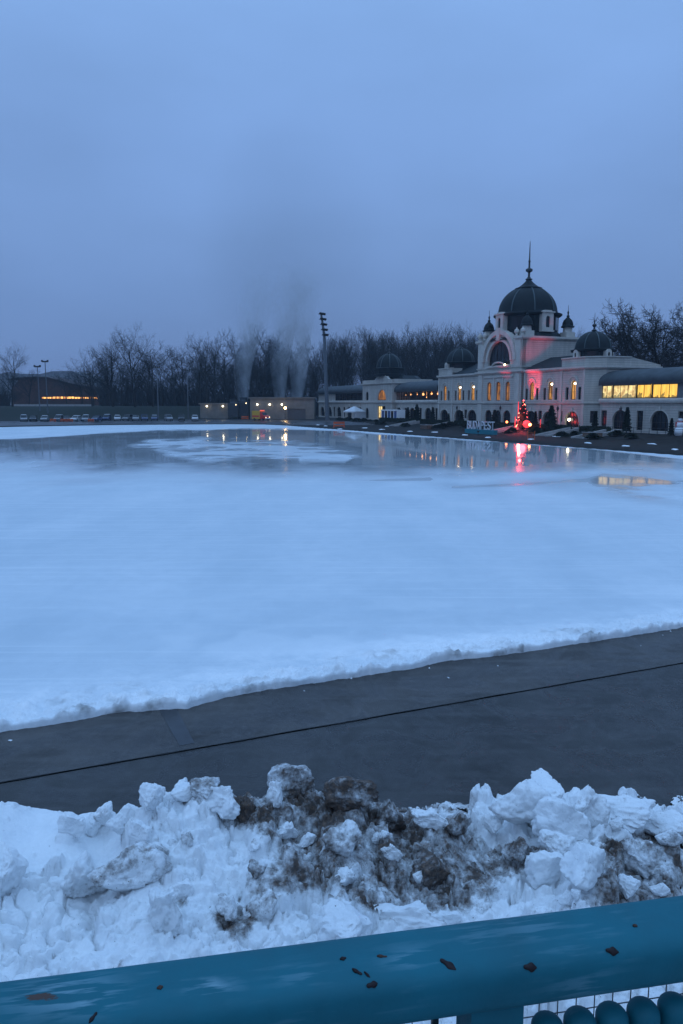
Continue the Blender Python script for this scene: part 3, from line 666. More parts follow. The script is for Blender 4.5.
# ------------------------------------------------------------------ pavement by the near edge
J0, J1 = at_z(0, 783, -.1), at_z(683, 663, -.1)
jd = (J1-J0).normalized(); jn = Vector((-jd.y, jd.x, 0))
def pave_mat(name, base, rough):
    m = mat(name, base, rough, .35, bump=.45, bscale=45); t = NT(m); tc = t.n('TexCoord')
    n = t.n('TexNoise'); n.inputs['Scale'].default_value = .55; n.inputs['Detail'].default_value = 8; n.inputs['Roughness'].default_value = .62; t.l(tc.outputs['Object'], n.inputs['Vector'])
    c = t.ramp(n.outputs['Fac'], [(.32, tuple(x*.58 for x in base)), (.5, base), (.68, tuple(x*1.45 for x in base))])
    mp = t.n('Mapping'); mp.inputs['Scale'].default_value = (.25, 3.2, 1); mp.inputs['Rotation'].default_value = (0, 0, -math.atan2(jd.y, jd.x)); t.l(tc.outputs['Object'], mp.inputs[0])
    n2 = t.n('TexNoise'); n2.inputs['Scale'].default_value = 1; n2.inputs['Detail'].default_value = 6; t.l(mp.outputs[0], n2.inputs['Vector'])
    c = t.mixc(t.math('MULTIPLY', t.ramp(n2.outputs['Fac'], [(.48, 0.0), (.68, 1.0)]), .5), c, tuple(x*1.7 for x in base))
    n3 = t.n('TexNoise'); n3.inputs['Scale'].default_value = 130; n3.inputs['Detail'].default_value = 2; t.l(tc.outputs['Object'], n3.inputs['Vector'])
    c = t.mixc(t.math('MULTIPLY', t.ramp(n3.outputs['Fac'], [(.55, 0.0), (.7, 1.0)]), .35), c, tuple(x*2.2 for x in base)); t.l(c, t.b.inputs['Base Color'])
    n5 = t.n('TexNoise'); n5.inputs['Scale'].default_value = .9; n5.inputs['Detail'].default_value = 6; n5.inputs['Distortion'].default_value = 1.2; t.l(tc.outputs['Object'], n5.inputs['Vector'])
    c = t.mixc(t.math('MULTIPLY', t.ramp(n5.outputs['Fac'], [(.50, 0.0), (.60, 1.0)]), .55), c, tuple(x*.45 for x in base))
    n6 = t.n('TexNoise'); n6.inputs['Scale'].default_value = 7; n6.inputs['Detail'].default_value = 7; n6.inputs['Roughness'].default_value = .7; t.l(tc.outputs['Object'], n6.inputs['Vector'])
    c = t.mixc(t.math('MULTIPLY', t.ramp(n6.outputs['Fac'], [(.50, 0.0), (.74, 1.0)]), .5), c, tuple(x*2.0 for x in base)); t.l(c, t.b.inputs['Base Color'])
    t.l(t.ramp(n5.outputs['Fac'], [(.42, rough+.04), (.58, rough-.32)]), t.b.inputs['Roughness']); return m
M['asphalt'] = pave_mat('wet_asphalt', (.044, .043, .042), .58); M['slab'] = pave_mat('concrete_edge', (.064, .059, .056), .66)
def strip(a0, a1, n0, n1, z, step=1.0):
    b = MB(); vs = [J0+jd*a+jn*n for a, n in ((a0, n0), (a1, n0), (a1, n1), (a0, n1))]
    b.add([(v.x, v.y, z) for v in vs], [(0, 1, 2, 3)]); return b
tag(strip(-40, 70, -14, -.02, -.105).build('pavement', M['asphalt']), kind='structure')
tag(strip(-40, 70, .02, 7.0, -.095).build('rink_kerb_slab', M['slab']), kind='structure')
M['gap'] = mat('joint_tar', (.016, .016, .017), .7, .3)
b = MB(); pts = []; k = 0
rj = random.Random(3)
L = 1500
vs = []; fs = []
for i in range(L+1):
    a = -12+i*.03; w = max(.003, .015+.015*noise.noise(Vector((a*1.3, 0, 0)))+.016*noise.noise(Vector((a*11, 3, 0)))); o = .022*noise.noise(Vector((a*.9, 7, 0)))
    for q in (-w, w*.8):
        p = J0+jd*a+jn*(q+o); vs.append((p.x, p.y, -.088))
    if i: fs.append((2*i-2, 2*i-1, 2*i+1, 2*i))
b.add(vs, fs); tag(b.build('pavement_joint', M['gap']), kind='structure')
c0 = at_z(172, 716, -.09); c1 = at_z(188, 744, -.09)
b = MB(); dd = (c1-c0).normalized(); nn = Vector((-dd.y, dd.x, 0)); 
for (q0, q1) in ((-.17, .17),):
    vs = [c0+nn*q0-dd*.4, c0+nn*q1-dd*.4, c1+nn*q1*.7, c1+nn*q0*.9]; b.add([(v.x, v.y, -.0908) for v in vs], [(0, 1, 2, 3)])
M['wetpatch'] = mat('wet_patch', (.022, .024, .027), .3, .5, var=.4, vscale=3)
tag(b.build('wet_track_on_pavement', M['wetpatch']), kind='structure')
M['wall_stone'] = mat('light_retaining_stone', (.42, .41, .40), .85, .3, var=.25, vscale=2, bump=.4, bscale=12)  # paler than the stair stone, to bounce light onto the snow heap
M['stone'] = mat('retaining_stone', (.22, .21, .20), .85, .3, var=.3, vscale=2, bump=.4, bscale=12)

# ------------------------------------------------------------------ snow heap
def snow_mat(name, dirt_attr):
    m = bpy.data.materials.new(name); m.use_nodes = True; t = NT(m)
    class _G: pass
    gp = t.n('NewGeometry'); tc = _G(); tc.outputs = {'Object': gp.outputs['Position']}
    n1 = t.n('TexNoise'); n1.inputs['Scale'].default_value = 2.2; n1.inputs['Detail'].default_value = 8; n1.inputs['Roughness'].default_value = .7; t.l(tc.outputs['Object'], n1.inputs['Vector'])
    n2 = t.n('TexNoise'); n2.inputs['Scale'].default_value = 9; n2.inputs['Detail'].default_value = 8; n2.inputs['Roughness'].default_value = .7; t.l(tc.outputs['Object'], n2.inputs['Vector'])
    clean = t.ramp(n1.outputs['Fac'], [(.3, (.80, .83, .855)), (.55, (.90, .915, .925))])
    if dirt_attr:
        at = t.n('Attribute'); at.attribute_name = 'dirt'; amt = at.outputs['Fac']
    else:
        oi = t.n('ObjectInfo'); sx = t.n('SeparateColor'); t.l(oi.outputs['Color'], sx.inputs[0]); amt = sx.outputs[0]
    v = t.math('ADD', t.math('MULTIPLY', n2.outputs['Fac'], .85), t.math('MULTIPLY', n1.outputs['Fac'], 1.4))
    f = t.math('SUBTRACT', t.math('ADD', amt, v), 1.45)
    fr = t.ramp(f, [(.0, 0.0), (.10, .22), (.20, .55), (.38, .93), (.8, .99)])
    nb = t.n('TexNoise'); nb.inputs['Scale'].default_value = 16; nb.inputs['Detail'].default_value = 6; nb.inputs['Roughness'].default_value = .75; t.l(tc.outputs['Object'], nb.inputs['Vector'])
    soil = t.ramp(nb.outputs['Fac'], [(.38, (.020, .010, .005)), (.53, (.062, .031, .015)), (.66, (.17, .098, .055)), (.80, (.38, .29, .21))])
    c = t.mixc(fr, clean, soil)
    n3 = t.n('TexNoise'); n3.inputs['Scale'].default_value = 38; n3.inputs['Detail'].default_value = 3; t.l(tc.outputs['Object'], n3.inputs['Vector'])
    sp = t.ramp(t.math('ADD', n3.outputs['Fac'], t.math('MULTIPLY', amt, .10)), [(.735, 0.0), (.755, 1.0)])
    c = t.mixc(t.math('MULTIPLY', sp, .9), c, (.035, .028, .022))
    t.l(c, t.b.inputs['Base Color']); t.b.inputs['Roughness'].default_value = .68; t.b.inputs['Specular IOR Level'].default_value = .25
    t.b.inputs['Subsurface Weight'].default_value = 0.0
    vo = t.n('TexVoronoi'); vo.inputs['Scale'].default_value = 34; t.l(tc.outputs['Object'], vo.inputs['Vector'])
    bpv = t.n('Bump'); bpv.inputs['Strength'].default_value = .35; bpv.inputs['Distance'].default_value = .012; bpv.invert = True; t.l(vo.outputs['Distance'], bpv.inputs['Height'])
    bp = t.n('Bump'); bp.inputs['Strength'].default_value = .6; bp.inputs['Distance'].default_value = .025; t.l(bpv.outputs['Normal'], bp.inputs['Normal'])
    n4 = t.n('TexNoise'); n4.inputs['Scale'].default_value = 40; n4.inputs['Detail'].default_value = 8; n4.inputs['Roughness'].default_value = .75; t.l(tc.outputs['Object'], n4.inputs['Vector'])
    t.l(n4.outputs['Fac'], bp.inputs['Height']); t.l(bp.outputs['Normal'], t.b.inputs['Normal']); return m
M['heap'] = snow_mat('heap_snow', True); M['chunk'] = snow_mat('chunk_snow', False)
GS = .0155; hx = np.arange(-7.6, 8.8, GS); hy = np.arange(4.4, 12.3, GS); HXg, HYg = np.meshgrid(hx, hy)
crest_px = [(-160, 800), (0, 801), (40, 809), (70, 816), (110, 818), (135, 812), (165, 793), (200, 787), (240, 799), (262, 800), (300, 797), (345, 783), (375, 797), (405, 812), (440, 818), (470, 816), (492, 812), (505, 795), (530, 782), (560, 787), (585, 806), (610, 816), (640, 818), (683, 824), (850, 830)]
cy_ = lambda X: 9.5+.16*X
cxs = []; czs = []
for px, y in crest_px:
    dr_ = ray(px, y+5); tt = 9.5/(dr_.y-.16*dr_.x); cxs.append(dr_.x*tt); czs.append(CH+dr_.z*tt)
Zc = np.interp(HXg, cxs, czs)
q = HYg-cy_(HXg)+.5*(fbm(HXg*.7, HYg*.7, 3, 90)-.5)
near_ = np.interp(q, [-6, -3.4, -1.6, -.5, 0], [.70, .74, .80, .93, 1.0]); far_ = np.clip(1-(np.maximum(q, 0)/1.25)**1.25, -.3, 1)
base = np.where(q < 0, near_*Zc+.0*q, Zc*far_-.1*(q > .2)) + .22*(fbm(HXg*.9, HYg*.9, 4, 91)-.5)*np.clip(1.2-np.maximum(q, 0), .1, 1)
base = base-.1
H = base.copy()
rs = np.random.RandomState(5)
pxh, pyh = to_px(HXg, HYg, base)
# clean smooth drift at the far left, broken blocks elsewhere
def stamp(cx, cy, r, up, tiltx, tilty, asp, rot, e=3.0):
    i0 = int((cy-r*1.5-hy[0])/GS); i1 = int((cy+r*1.5-hy[0])/GS); j0 = int((cx-r*1.5-hx[0])/GS); j1 = int((cx+r*1.5-hx[0])/GS)
    i0 = max(i0, 0); j0 = max(j0, 0); i1 = min(i1, len(hy)); j1 = min(j1, len(hx))
    if i1 <= i0+1 or j1 <= j0+1: return
    dx = HXg[i0:i1, j0:j1]-cx; dy = HYg[i0:i1, j0:j1]-cy; ci = int(np.clip((cy-hy[0])/GS, 0, len(hy)-1)); cj = int(np.clip((cx-hx[0])/GS, 0, len(hx)-1))
    u = (dx*math.cos(rot)+dy*math.sin(rot))/(r*asp); v = (-dx*math.sin(rot)+dy*math.cos(rot))/(r/asp)
    wv = .18*(fbm(dx*9/r*.2+cx*5, dy*9/r*.2+cy*5, 2, 13)-.5)
    dd = (np.abs(u)**e+np.abs(v)**e)**(1/e)+wv
    z = H[ci, cj]+up*r*(1-np.clip(dd, 0, 9)**6*.9)+tiltx*dx+tilty*dy
    ok = dd < 1.06
    H[i0:i1, j0:j1] = np.where(ok, np.maximum(H[i0:i1, j0:j1], z), H[i0:i1, j0:j1])
for n_, r0, r1, upk in ((150, .14, .32, .36), (900, .06, .16, .55), (4200, .025, .07, .75), (5200, .016, .034, .9)):
    for _ in range(n_):
        cx = rs.uniform(-7.5, 8.7); qq = rs.uniform(-4.6, .75); cy = cy_(cx)+qq
        px_, py_ = to_px(cx, cy, 1.0)
        smooth_zone = (px_ < 135 and py_ < 872) 
        if smooth_zone and rs.rand() < .93: continue
        if px_ < 330 and py_ > 880 and rs.rand() < .45: continue
        r = rs.uniform(r0, r1); stamp(cx, cy, r, upk*rs.uniform(.5, 1.2), rs.uniform(-.5, .5), rs.uniform(-.55, .35), rs.uniform(.8, 1.35), rs.uniform(0, 3.1), rs.choice([2.2, 3, 4.5]))
rdg = 1-np.abs(2*fbm(HXg*2.6, HYg*2.6, 5, 94, .55)-1)
rough = .075*(fbm(HXg*5, HYg*5, 5, 95, .62)-.5)+.03*(fbm(HXg*20, HYg*20, 3, 96, .6)-.5)+.16*(rdg-.78)
smz = sstep(150, 100, pxh)*sstep(885, 850, pyh)
H += rough*(1-.8*smz)
# hollow cracks
cr = np.abs(fbm(HXg*1.8, HYg*1.8, 4, 97)-.5); H -= .10*sstep(.028, .0, cr)*(1-smz)
SIL = [(-160, 800), (0, 800), (40, 808), (75, 812), (105, 813), (135, 808), (148, 792), (170, 785), (200, 779), (225, 790), (245, 796), (262, 791), (320, 790), (345, 780), (370, 795), (395, 807), (420, 811), (450, 807), (470, 807), (490, 806), (505, 803), (530, 796), (560, 797), (590, 805), (610, 811), (640, 812), (660, 815), (683, 822), (850, 828)]
for _ in range(3):
    pxs_, pys_ = to_px(HXg, HYg, H); bins = np.arange(-20, 704, 8); ok_ = (H > .25) & (q < .5); act = np.array([(lambda s_: np.min(s_) if s_.size else np.nan)(pys_[(pxs_ >= b0) & (pxs_ < b0+8) & ok_]) for b0 in bins]); bad = np.isnan(act); act[bad] = np.interp(bins[bad], bins[~bad], act[~bad])
    dy_ = act-np.interp(bins+4, [p[0] for p in SIL], [p[1] for p in SIL]); dy_ = np.clip(np.convolve(np.pad(dy_, 3, mode='edge'), [.06, .13, .2, .22, .2, .13, .06], 'valid'), -22, 22)
    corr = np.interp(pxs_, bins+4, dy_)*.0125
    H = np.where(HYg < cy_(HXg)+1.6, H+corr*np.exp(-(np.minimum(q+.1, 0)/1.5)**2)*np.clip(1-(np.maximum(q-.1, 0)/1.2), 0, 1), H)
pxh, pyh = to_px(HXg, HYg, H)
def blob(px, py, rx, ry): return np.exp(-(((pxh-px)/rx)**2+((pyh-py)/ry)**2))
dirt = .16+0*H
for px, py, rx, ry, a in ((330, 815, 60, 26, .55), (370, 860, 80, 40, .58), (420, 850, 55, 45, .62), (450, 885, 45, 30, .5), (300, 880, 40, 22, .30), (255, 815, 35, 22, .45), (240, 920, 26, 18, .5), (530, 855, 28, 20, .4), (620, 868, 40, 34, .60), (660, 855, 40, 35, .45), (650, 890, 30, 20, .5), (180, 902, 14, 9, .3), (350, 790, 30, 14, .5), (400, 905, 40, 16, .45), (500, 880, 20, 20, .3), (232, 800, 20, 12, .3), (190, 790, 22, 8, .2), (60, 935, 20, 12, .15), (480, 830, 30, 20, .3)):
    dirt = dirt+a*blob(px, py, rx, ry)
dirt = dirt-.25*blob(540, 805, 55, 28)-.2*blob(60, 830, 100, 40)-.25*blob(580, 875, 32, 18)-.25*blob(420, 922, 50, 12)-.25*blob(345, 925, 35, 12)-.15*blob(100, 930, 120, 30)
dirt = np.clip((dirt-.10)*1.15+1.05*(fbm(HXg*1.9, HYg*1.7, 5, 99, .6)-.5), 0, .60)
keep = ((H > -.088)[:-1, :-1]) & ((HYg < cy_(HXg)+1.55)[:-1, :-1])
heap = grid_obj('snow_heap', HXg, HYg, H, M['heap'], {'dirt': dirt}, mask=keep)
tag(heap, 'long shovelled heap of white and mud stained snow behind the teal railing', 'snow heap')
def heap_hit(px, y, zoff=0.0):
    d_ = ray(px, y); Y0 = 4.2
    while Y0 < 13:
        x = d_.x*Y0/d_.y; z = CH+d_.z*Y0/d_.y; i = int((Y0-hy[0])/GS); j = int((x-hx[0])/GS)
        if 0 <= i < len(hy) and 0 <= j < len(hx) and H[i, j]+zoff >= z: return Vector((x, Y0, z))
        Y0 += .01
    return None
def chunk_mesh(seed, cuts=9, rough=.07):
    r_ = random.Random(seed); bm = bmesh.new(); bmesh.ops.create_icosphere(bm, subdivisions=5, radius=1)
    pl = []
    for _ in range(cuts):
        n = Vector((r_.gauss(0, 1), r_.gauss(0, 1), r_.gauss(0, 1))).normalized(); pl.append((n, r_.uniform(.42, .80)))
    for v in bm.verts:
        p = v.co.copy()
        for n, d_ in pl:
            e = p.dot(n)-d_
            if e > 0: p -= n*e*.94
        f = noise.fractal(p*1.5+Vector((seed, 0, 0)), .9, 2.1, 6); g_ = abs(noise.fractal(p*3.1+Vector((0, seed, 3)), .8, 2.2, 5))
        v.co = p*(1+rough*1.7*f-rough*1.5*g_)
    me = bpy.data.meshes.new('snow_chunk'); bm.to_mesh(me); bm.free(); me.materials.append(M['chunk'])
    me.polygons.foreach_set('use_smooth', [True]*len(me.polygons)); return me
CHK = [chunk_mesh(i+1, 8+i % 5, .10+.03*(i % 3)) for i in range(7)]
def chunk(px, y, wpx, hpx, dirt_, label, group=None, k=None, sink=.42, rz=None, tilt=.25):
    for k_ in range(14):
        p = heap_hit(px, y+hpx*.38+3*k_)
        if p is not None: break
    p = Vector((at_y(px, y, p.y).x, p.y, at_y(px, y, p.y).z)); dist = (p-Vector((0, 0, CH))).length
    a = wpx/2*dist/F*1.18; c_ = hpx/2*dist/F*1.25
    o = link('snow_chunk', CHK[(k if k is not None else rnd.randrange(7))], None, (p.x, p.y, p.z))
    o.scale = (a, (a+c_)*.5, c_); o.rotation_euler = (rnd.uniform(-tilt, tilt), rnd.uniform(-tilt, tilt), rz if rz is not None else rnd.uniform(-.5, .5)); o.color = (dirt_, 0, 0, 1)
    tag(o, label, 'snow chunk', group)
G = 'lumps of snow on the shovelled heap'
for a in ((290, 782, 38, 34, .62, 'grey dirty ice chunk standing highest on the heap crest', 0), (151, 799, 25, 24, .18, 'small rounded white chunk alone on the crest left of the dirty section', 1),
          (276, 793, 16, 22, .1, 'narrow white wedge leaning behind the grey dirty chunk on the crest', 2), (518, 806, 50, 40, .05, 'big white block with pointed left tip on the right crest', 3),
          (547, 797, 56, 40, .06, 'largest white block on the right crest, flat topped', 4), (580, 808, 34, 36, .08, 'white block sloping down right beside the largest flat topped one', 5), (597, 812, 22, 26, .1, 'small white lump at the right foot of the big white blocks', 6),
          (560, 822, 44, 36, .1, 'white rounded lump just below the big white crest blocks', 0),
          (127, 872, 60, 40, .36, 'flat slab of snow with a black stained top on the left of the heap', 3), (86, 877, 36, 44, .3, 'upright snow block with a brown stained tip left of the black topped slab', 5),
          (345, 926, 56, 34, .08, 'white block touching the railing, left of the long flat one', 4), (412, 921, 72, 28, .08, 'long flat white block lying against the railing in the middle', 2),
          (622, 812, 62, 22, .12, 'long white slab on the crest near the right end', 1), (668, 824, 50, 18, .14, 'low white slab at the right edge of the crest', 6),
          (556, 844, 34, 18, .3, 'grey rod shaped lump lying below the big white blocks', 1), (546, 868, 34, 30, .1, 'smooth white block under the grey rod shaped lump', 0), (582, 871, 44, 34, .08, 'wide smooth white block right of centre above the railing', 3),
          (122, 822, 30, 26, .1, 'white block where the smooth left drift meets the broken heap', 3), (140, 832, 20, 18, .1, 'small white block right below the end of the smooth drift', 0), (166, 910, 30, 40, .12, 'pale angular block standing above the railing left of the muddy patch', 2), (8, 868, 34, 40, .22, 'dirty speckled block at the left edge of the heap', 4),
          (72, 824, 22, 20, .1, 'smallest of the three white lumps beside the smooth left drift', 0), (106, 815, 20, 26, .1, 'tallest of the three white lumps beside the smooth left drift', 5), (92, 825, 18, 18, .1, 'middle one of the three white lumps beside the smooth left drift', 6),
          (186, 793, 34, 20, .16, 'white slab on the crest right of the small rounded chunk', 3), (205, 790, 30, 20, .5, 'mud covered lump on the crest beside the white slab', 1), (222, 800, 40, 26, .14, 'tilted white slab left of the brown boulder like lump', 2),
          (246, 808, 22, 26, .75, 'dark brown lump in the crest left of the grey dirty chunk', 4), (350, 792, 46, 26, .72, 'brown crumbling lump on the crest right of the grey dirty chunk', 0), (390, 818, 30, 34, .6, 'muddy pitted block at the right end of the brown crest', 5),
          (455, 826, 26, 24, .6, 'brown flecked block between the two crests', 3), (430, 818, 30, 16, .12, 'white flat lump on the saddle between the two crests', 2), (345, 838, 34, 26, .5, 'grey lump in the middle of the muddy face', 6), (430, 870, 40, 34, .7, 'blackened block deep in the muddy face', 4),
          (640, 860, 30, 30, .5, 'grey brown block in the right muddy patch', 1), (520, 850, 26, 18, .6, 'dark wet lump left of the grey rod shaped lump', 6)):
    chunk(*a[:6], k=a[6])
for i in range(30):
    px = rnd.uniform(150, 683); y = rnd.uniform(815, 925)
    w = rnd.uniform(8, 22); big = dict(dirt_=max(.05, min(.6, rnd.gauss(.28, .14))))
    chunk(px, y, w, w*rnd.uniform(.6, .95), big['dirt_'], 'small broken lump of snow among others on the face of the heap', G, sink=.3)
for i in range(9):
    px = rnd.uniform(0, 683); e_ = float(np.interp(px, [n_[0] for n_ in NEAR], [n_[1] for n_ in NEAR])); y = e_+abs(rnd.gauss(0, 1))*14+2
    p = at_z(px, y, -.1); a = rnd.choice((.018, .022, .03)); o = link('snow_crumb', CHK[i % 7], None, (p.x, p.y, -.1+a*.45), rnd.uniform(0, 6)); o.scale = (a*1.3, a, a*.7); o.color = (rnd.choice((.05, .1, .4)), 0, 0, 1)
    tag(o, 'small crumb of snow lying loose on the dark pavement', 'snow crumb', 'loose snow crumbs on the pavement')
# stone base of the railing with the walkway behind it
# ------------------------------------------------------------------ railing
RL = Vector((-.374*.68/.68, .732, 5.32)); 
dl_ = ray(0, 1031); RL = dl_*(-.68/dl_.z)+Vector((0, 0, CH)); dr_ = ray(683, 937); RR = dr_*(-.68/dr_.z)+Vector((0, 0, CH))
rd = (RR-RL).normalized(); rn = Vector((-rd.y, rd.x, 0)); RM = (RL+RR)/2; RROT = math.atan2(rd.y, rd.x)
def rmat(name, base):
    m = bpy.data.materials.new(name); m.use_nodes = True; t = NT(m); tc = t.n('TexCoord')
    n1 = t.n('TexNoise'); n1.inputs['Scale'].default_value = 9; n1.inputs['Detail'].default_value = 7; t.l(tc.outputs['Object'], n1.inputs['Vector'])
    c = t.ramp(n1.outputs['Fac'], [(.3, tuple(x*.82 for x in base)), (.7, tuple(x*1.15 for x in base))])
    # rubbed pale scuffs, stretched along the rail
    mp = t.n('Mapping'); mp.inputs['Scale'].default_value = (14, 110, 110); t.l(tc.outputs['Object'], mp.inputs[0]); n2 = t.n('TexNoise'); n2.inputs['Scale'].default_value = 1; n2.inputs['Detail'].default_value = 6; t.l(mp.outputs[0], n2.inputs['Vector'])
    n2b = t.n('TexNoise'); n2b.inputs['Scale'].default_value = 5; n2b.inputs['Detail'].default_value = 2; t.l(tc.outputs['Object'], n2b.inputs['Vector'])
    sc2 = t.math('MULTIPLY', t.ramp(n2.outputs['Fac'], [(.56, 0.0), (.70, 1.0)]), t.ramp(n2b.outputs['Fac'], [(.47, 0.0), (.60, 1.0)]))
    at0 = t.n('Attribute'); at0.attribute_name = 'scuff'; sc3 = t.math('MULTIPLY', at0.outputs['Fac'], t.ramp(n2.outputs['Fac'], [(.49, 0.0), (.58, 1.0)]))
    c = t.mixc(t.math('MAXIMUM', t.math('MULTIPLY', sc2, .2), sc3), c, (.20, .36, .42))
    # chips down to rusty metal
    mp3 = t.n('Mapping'); mp3.inputs['Scale'].default_value = (1, 2.6, 2.6); t.l(tc.outputs['Object'], mp3.inputs[0]); n3 = t.n('TexNoise'); n3.inputs['Scale'].default_value = 17; n3.inputs['Detail'].default_value = 5; n3.inputs['Roughness'].default_value = .6; t.l(mp3.outputs[0], n3.inputs['Vector'])
    at = t.n('Attribute'); at.attribute_name = 'chip'
    ch = t.ramp(t.math('ADD', n3.outputs['Fac'], at.outputs['Fac']), [(.755, 0.0), (.80, 1.0)])
    c = t.mixc(ch, c, (.075, .045, .034)); t.l(c, t.b.inputs['Base Color']); t.b.inputs['Specular IOR Level'].default_value = .3
    t.l(t.ramp(n1.outputs['Fac'], [(.3, .54), (.7, .70)]), t.b.inputs['Roughness'])
    bp = t.n('Bump'); bp.inputs['Strength'].default_value = .25; bp.inputs['Distance'].default_value = .004; n4 = t.n('TexNoise'); n4.inputs['Scale'].default_value = 60; n4.inputs['Detail'].default_value = 4; t.l(tc.outputs['Object'], n4.inputs['Vector'])
    t.l(t.math('SUBTRACT', n4.outputs['Fac'], t.math('MULTIPLY', ch, 1.2)), bp.inputs['Height']); t.l(bp.outputs['Normal'], t.b.inputs['Normal']); return m
M['teal'] = rmat('teal_paint', (.005, .122, .160))
RAIL = empty('railing', (RM.x, RM.y, 4.35), RROT, 'teal painted iron railing with thick chipped handrail in the foreground', 'railing')
zr = RM.z-4.35
b = MB(); n = 28; XS = list(np.arange(-3.0, 3.001, .02)); vs = []; fs = []
for i, x in enumerate(XS):
    for k in range(n):
        a = 2*math.pi*k/n; ca, sa = math.cos(a), math.sin(a)
        ry, rz_ = .048, .035
        w = 1+.012*noise.noise(Vector((x*5, k*.35, 0)))+.005*noise.noise(Vector((x*17, k*.9, 5)))
        e = 2/3.3
        vs.append((x, ry*w*math.copysign(abs(ca)**e, ca), zr+rz_*w*math.copysign(abs(sa)**e, sa)))
    if i:
        for k in range(n): k2 = (k+1) % n; fs.append(((i-1)*n+k, i*n+k, i*n+k2, (i-1)*n+k2))
b.add(vs, fs); hr = b.build('handrail', M['teal'], RAIL, smooth=True)
inv = Matrix.Rotation(-RROT, 3, 'Z')
def rail_hit(px, y):      # point on the handrail surface under a pixel, in railing coordinates
    d_ = ray(px, y).normalized(); p = Vector((0, 0, CH)); 
    for _ in range(4000):
        p = p+d_*.001; q = inv@(p-Vector((RM.x, RM.y, 4.35)))
        if (abs(q.y)/.048)**3.3+(abs(q.z-zr)/.035)**3.3 <= 1: return q
    return None
att = hr.data.attributes.new('chip', 'FLOAT', 'POINT'); chips = []
for px, y, r_, a in ((45, 998, .013, .30), (84, 996, .014, .27), (20, 1001, .008, .27), (360, 972, .007, .2), (150, 1010, .01, .12), (610, 958, .006, .15)):
    q = rail_hit(px, y)
    if q: chips.append((q, r_, a))
vals = []
for v in hr.data.vertices:
    s_ = 0
    for q, r_, a in chips:
        dx = (v.co.x-q.x)/(r_*1.6); dy = (v.co-q); dy.x = 0; s_ += a*math.exp(-dx*dx-(dy.length/r_/.6)**2)
    vals.append(s_)
att.data.foreach_set('value', vals)
at2_ = hr.data.attributes.new('scuff', 'FLOAT', 'POINT'); sc_v = [0.0]*len(hr.data.vertices)
for px, y, r_, a in ((212, 990, .014, .9), (205, 983, .008, .8), (60, 992, .035, .7), (95, 1000, .02, .6), (412, 957, .02, .55), (530, 925, .03, .4), (300, 975, .02, .3), (470, 935, .02, .35), (600, 918, .02, .35), (585, 985, .03, .3)):
    q = rail_hit(px, y)
    if q:
        for i, v in enumerate(hr.data.vertices):
            dx = (v.co.x-q.x)/(r_*1.5)
            if abs(dx) < 3: sc_v[i] += a*math.exp(-dx*dx-(((v.co.y-q.y)**2+(v.co.z-q.z)**2)/(r_*.7)**2))
at2_.data.foreach_set('value', sc_v)
def rail_x(px, y, z):      # x along the railing for a pixel, on the railing's own vertical plane
    d_ = ray(px, y); t_ = (RM.dot(rn))/(d_.dot(rn)) if abs(d_.dot(rn)) > 1e-9 else 1
    return (d_*t_-Vector((RM.x, RM.y, 0))).dot(rd)
xp = rail_x(488, 1012, 0)
for x in (xp-1.75, xp, xp+1.75):
    b = MB(); b.box(x-.033, x+.033, -.03, .022, .0, zr-.03); b.box(x-.06, x+.06, -.06, .06, -.01, .02); b.build('post', M['teal'], RAIL)
M['steel_frame'] = mat('panel_frame', (.03, .05, .06), .45, .5)
fz = MB()
for x0, x1 in ((xp-1.72, xp-.045), (xp+.05, xp+1.70)):
    fz.box(x0, x0+.008, .055, .064, .08, zr-.02); fz.box(x1-.008, x1, .055, .064, .08, zr-.02); fz.box(x0, x1, .055, .064, .08, .09)
fz.build('mesh_frame', M['steel_frame'], RAIL)
M['wire'] = mat('wire', (.05, .06, .065), .45, .5, metal=.3)
w = MB()
for x0, x1 in ((xp-1.72, xp-.045), (xp+.05, xp+1.70)):
    x = x0+.02
    while x < x1: w.tube([(x, .059, .09), (x, .059, zr-.035)], .0008, 4, cap=False); x += .027
    z = .10
    while z < zr-.03: w.tube([(x0, .0605, z), (x1, .0605, z)], .0008, 4, cap=False); z += .027
w.build('wire_mesh', M['wire'], RAIL)
zb_top = zr-.040-.030
for x0, x1 in ((xp-1.70, xp-.055), (xp+.062, xp+1.70)):
    x = x0+.012
    while x < x1-.02:
        b = MB(); r0 = .0205
        b.lathe([(r0*.8, .1), (r0, .15), (r0, zb_top-r0)]+[(max(r0*math.cos(R(10*i)), .0006), zb_top-r0+r0*.9*math.sin(R(10*i))) for i in range(1, 10)], 18, (x, -.012, 0)); 
        o = b.build('baluster', M['teal'], RAIL, angle=50); x += .0435
b = MB(); b.box(xp-3, xp+3, -.035, .015, .06, .1); b.box(xp-3, xp+3, -.03, .012, zb_top-.16, zb_top-.13); b.build('lower_rail', M['teal'], RAIL)
# walkway the railing stands on, and the wall below it
b = MB(); fl = lambda a, n_, z: RM+rd*a+rn*n_+Vector((0, 0, z-RM.z))
def rbox(bb, a0, a1, n0, n1, z0, z1): 
    vs = [fl(a, n_, z) for z in (z0, z1) for n_ in (n0, n1) for a in (a0, a1)]
    bb.add(vs, [(0, 2, 3, 1), (4, 5, 7, 6), (0, 1, 5, 4), (2, 6, 7, 3), (0, 4, 6, 2), (1, 3, 7, 5)])
rbox(b, -14, 14, -4, .12, 4.1, 4.34); tag(b.build('walkway', M['wall_stone']), kind='structure')
b = MB(); rbox(b, -14, 14, -.5, .06, -.55, 4.1); tag(b.build('retaining_wall', M['wall_stone']), 'rough stone retaining wall under the walkway and teal railing', 'wall')
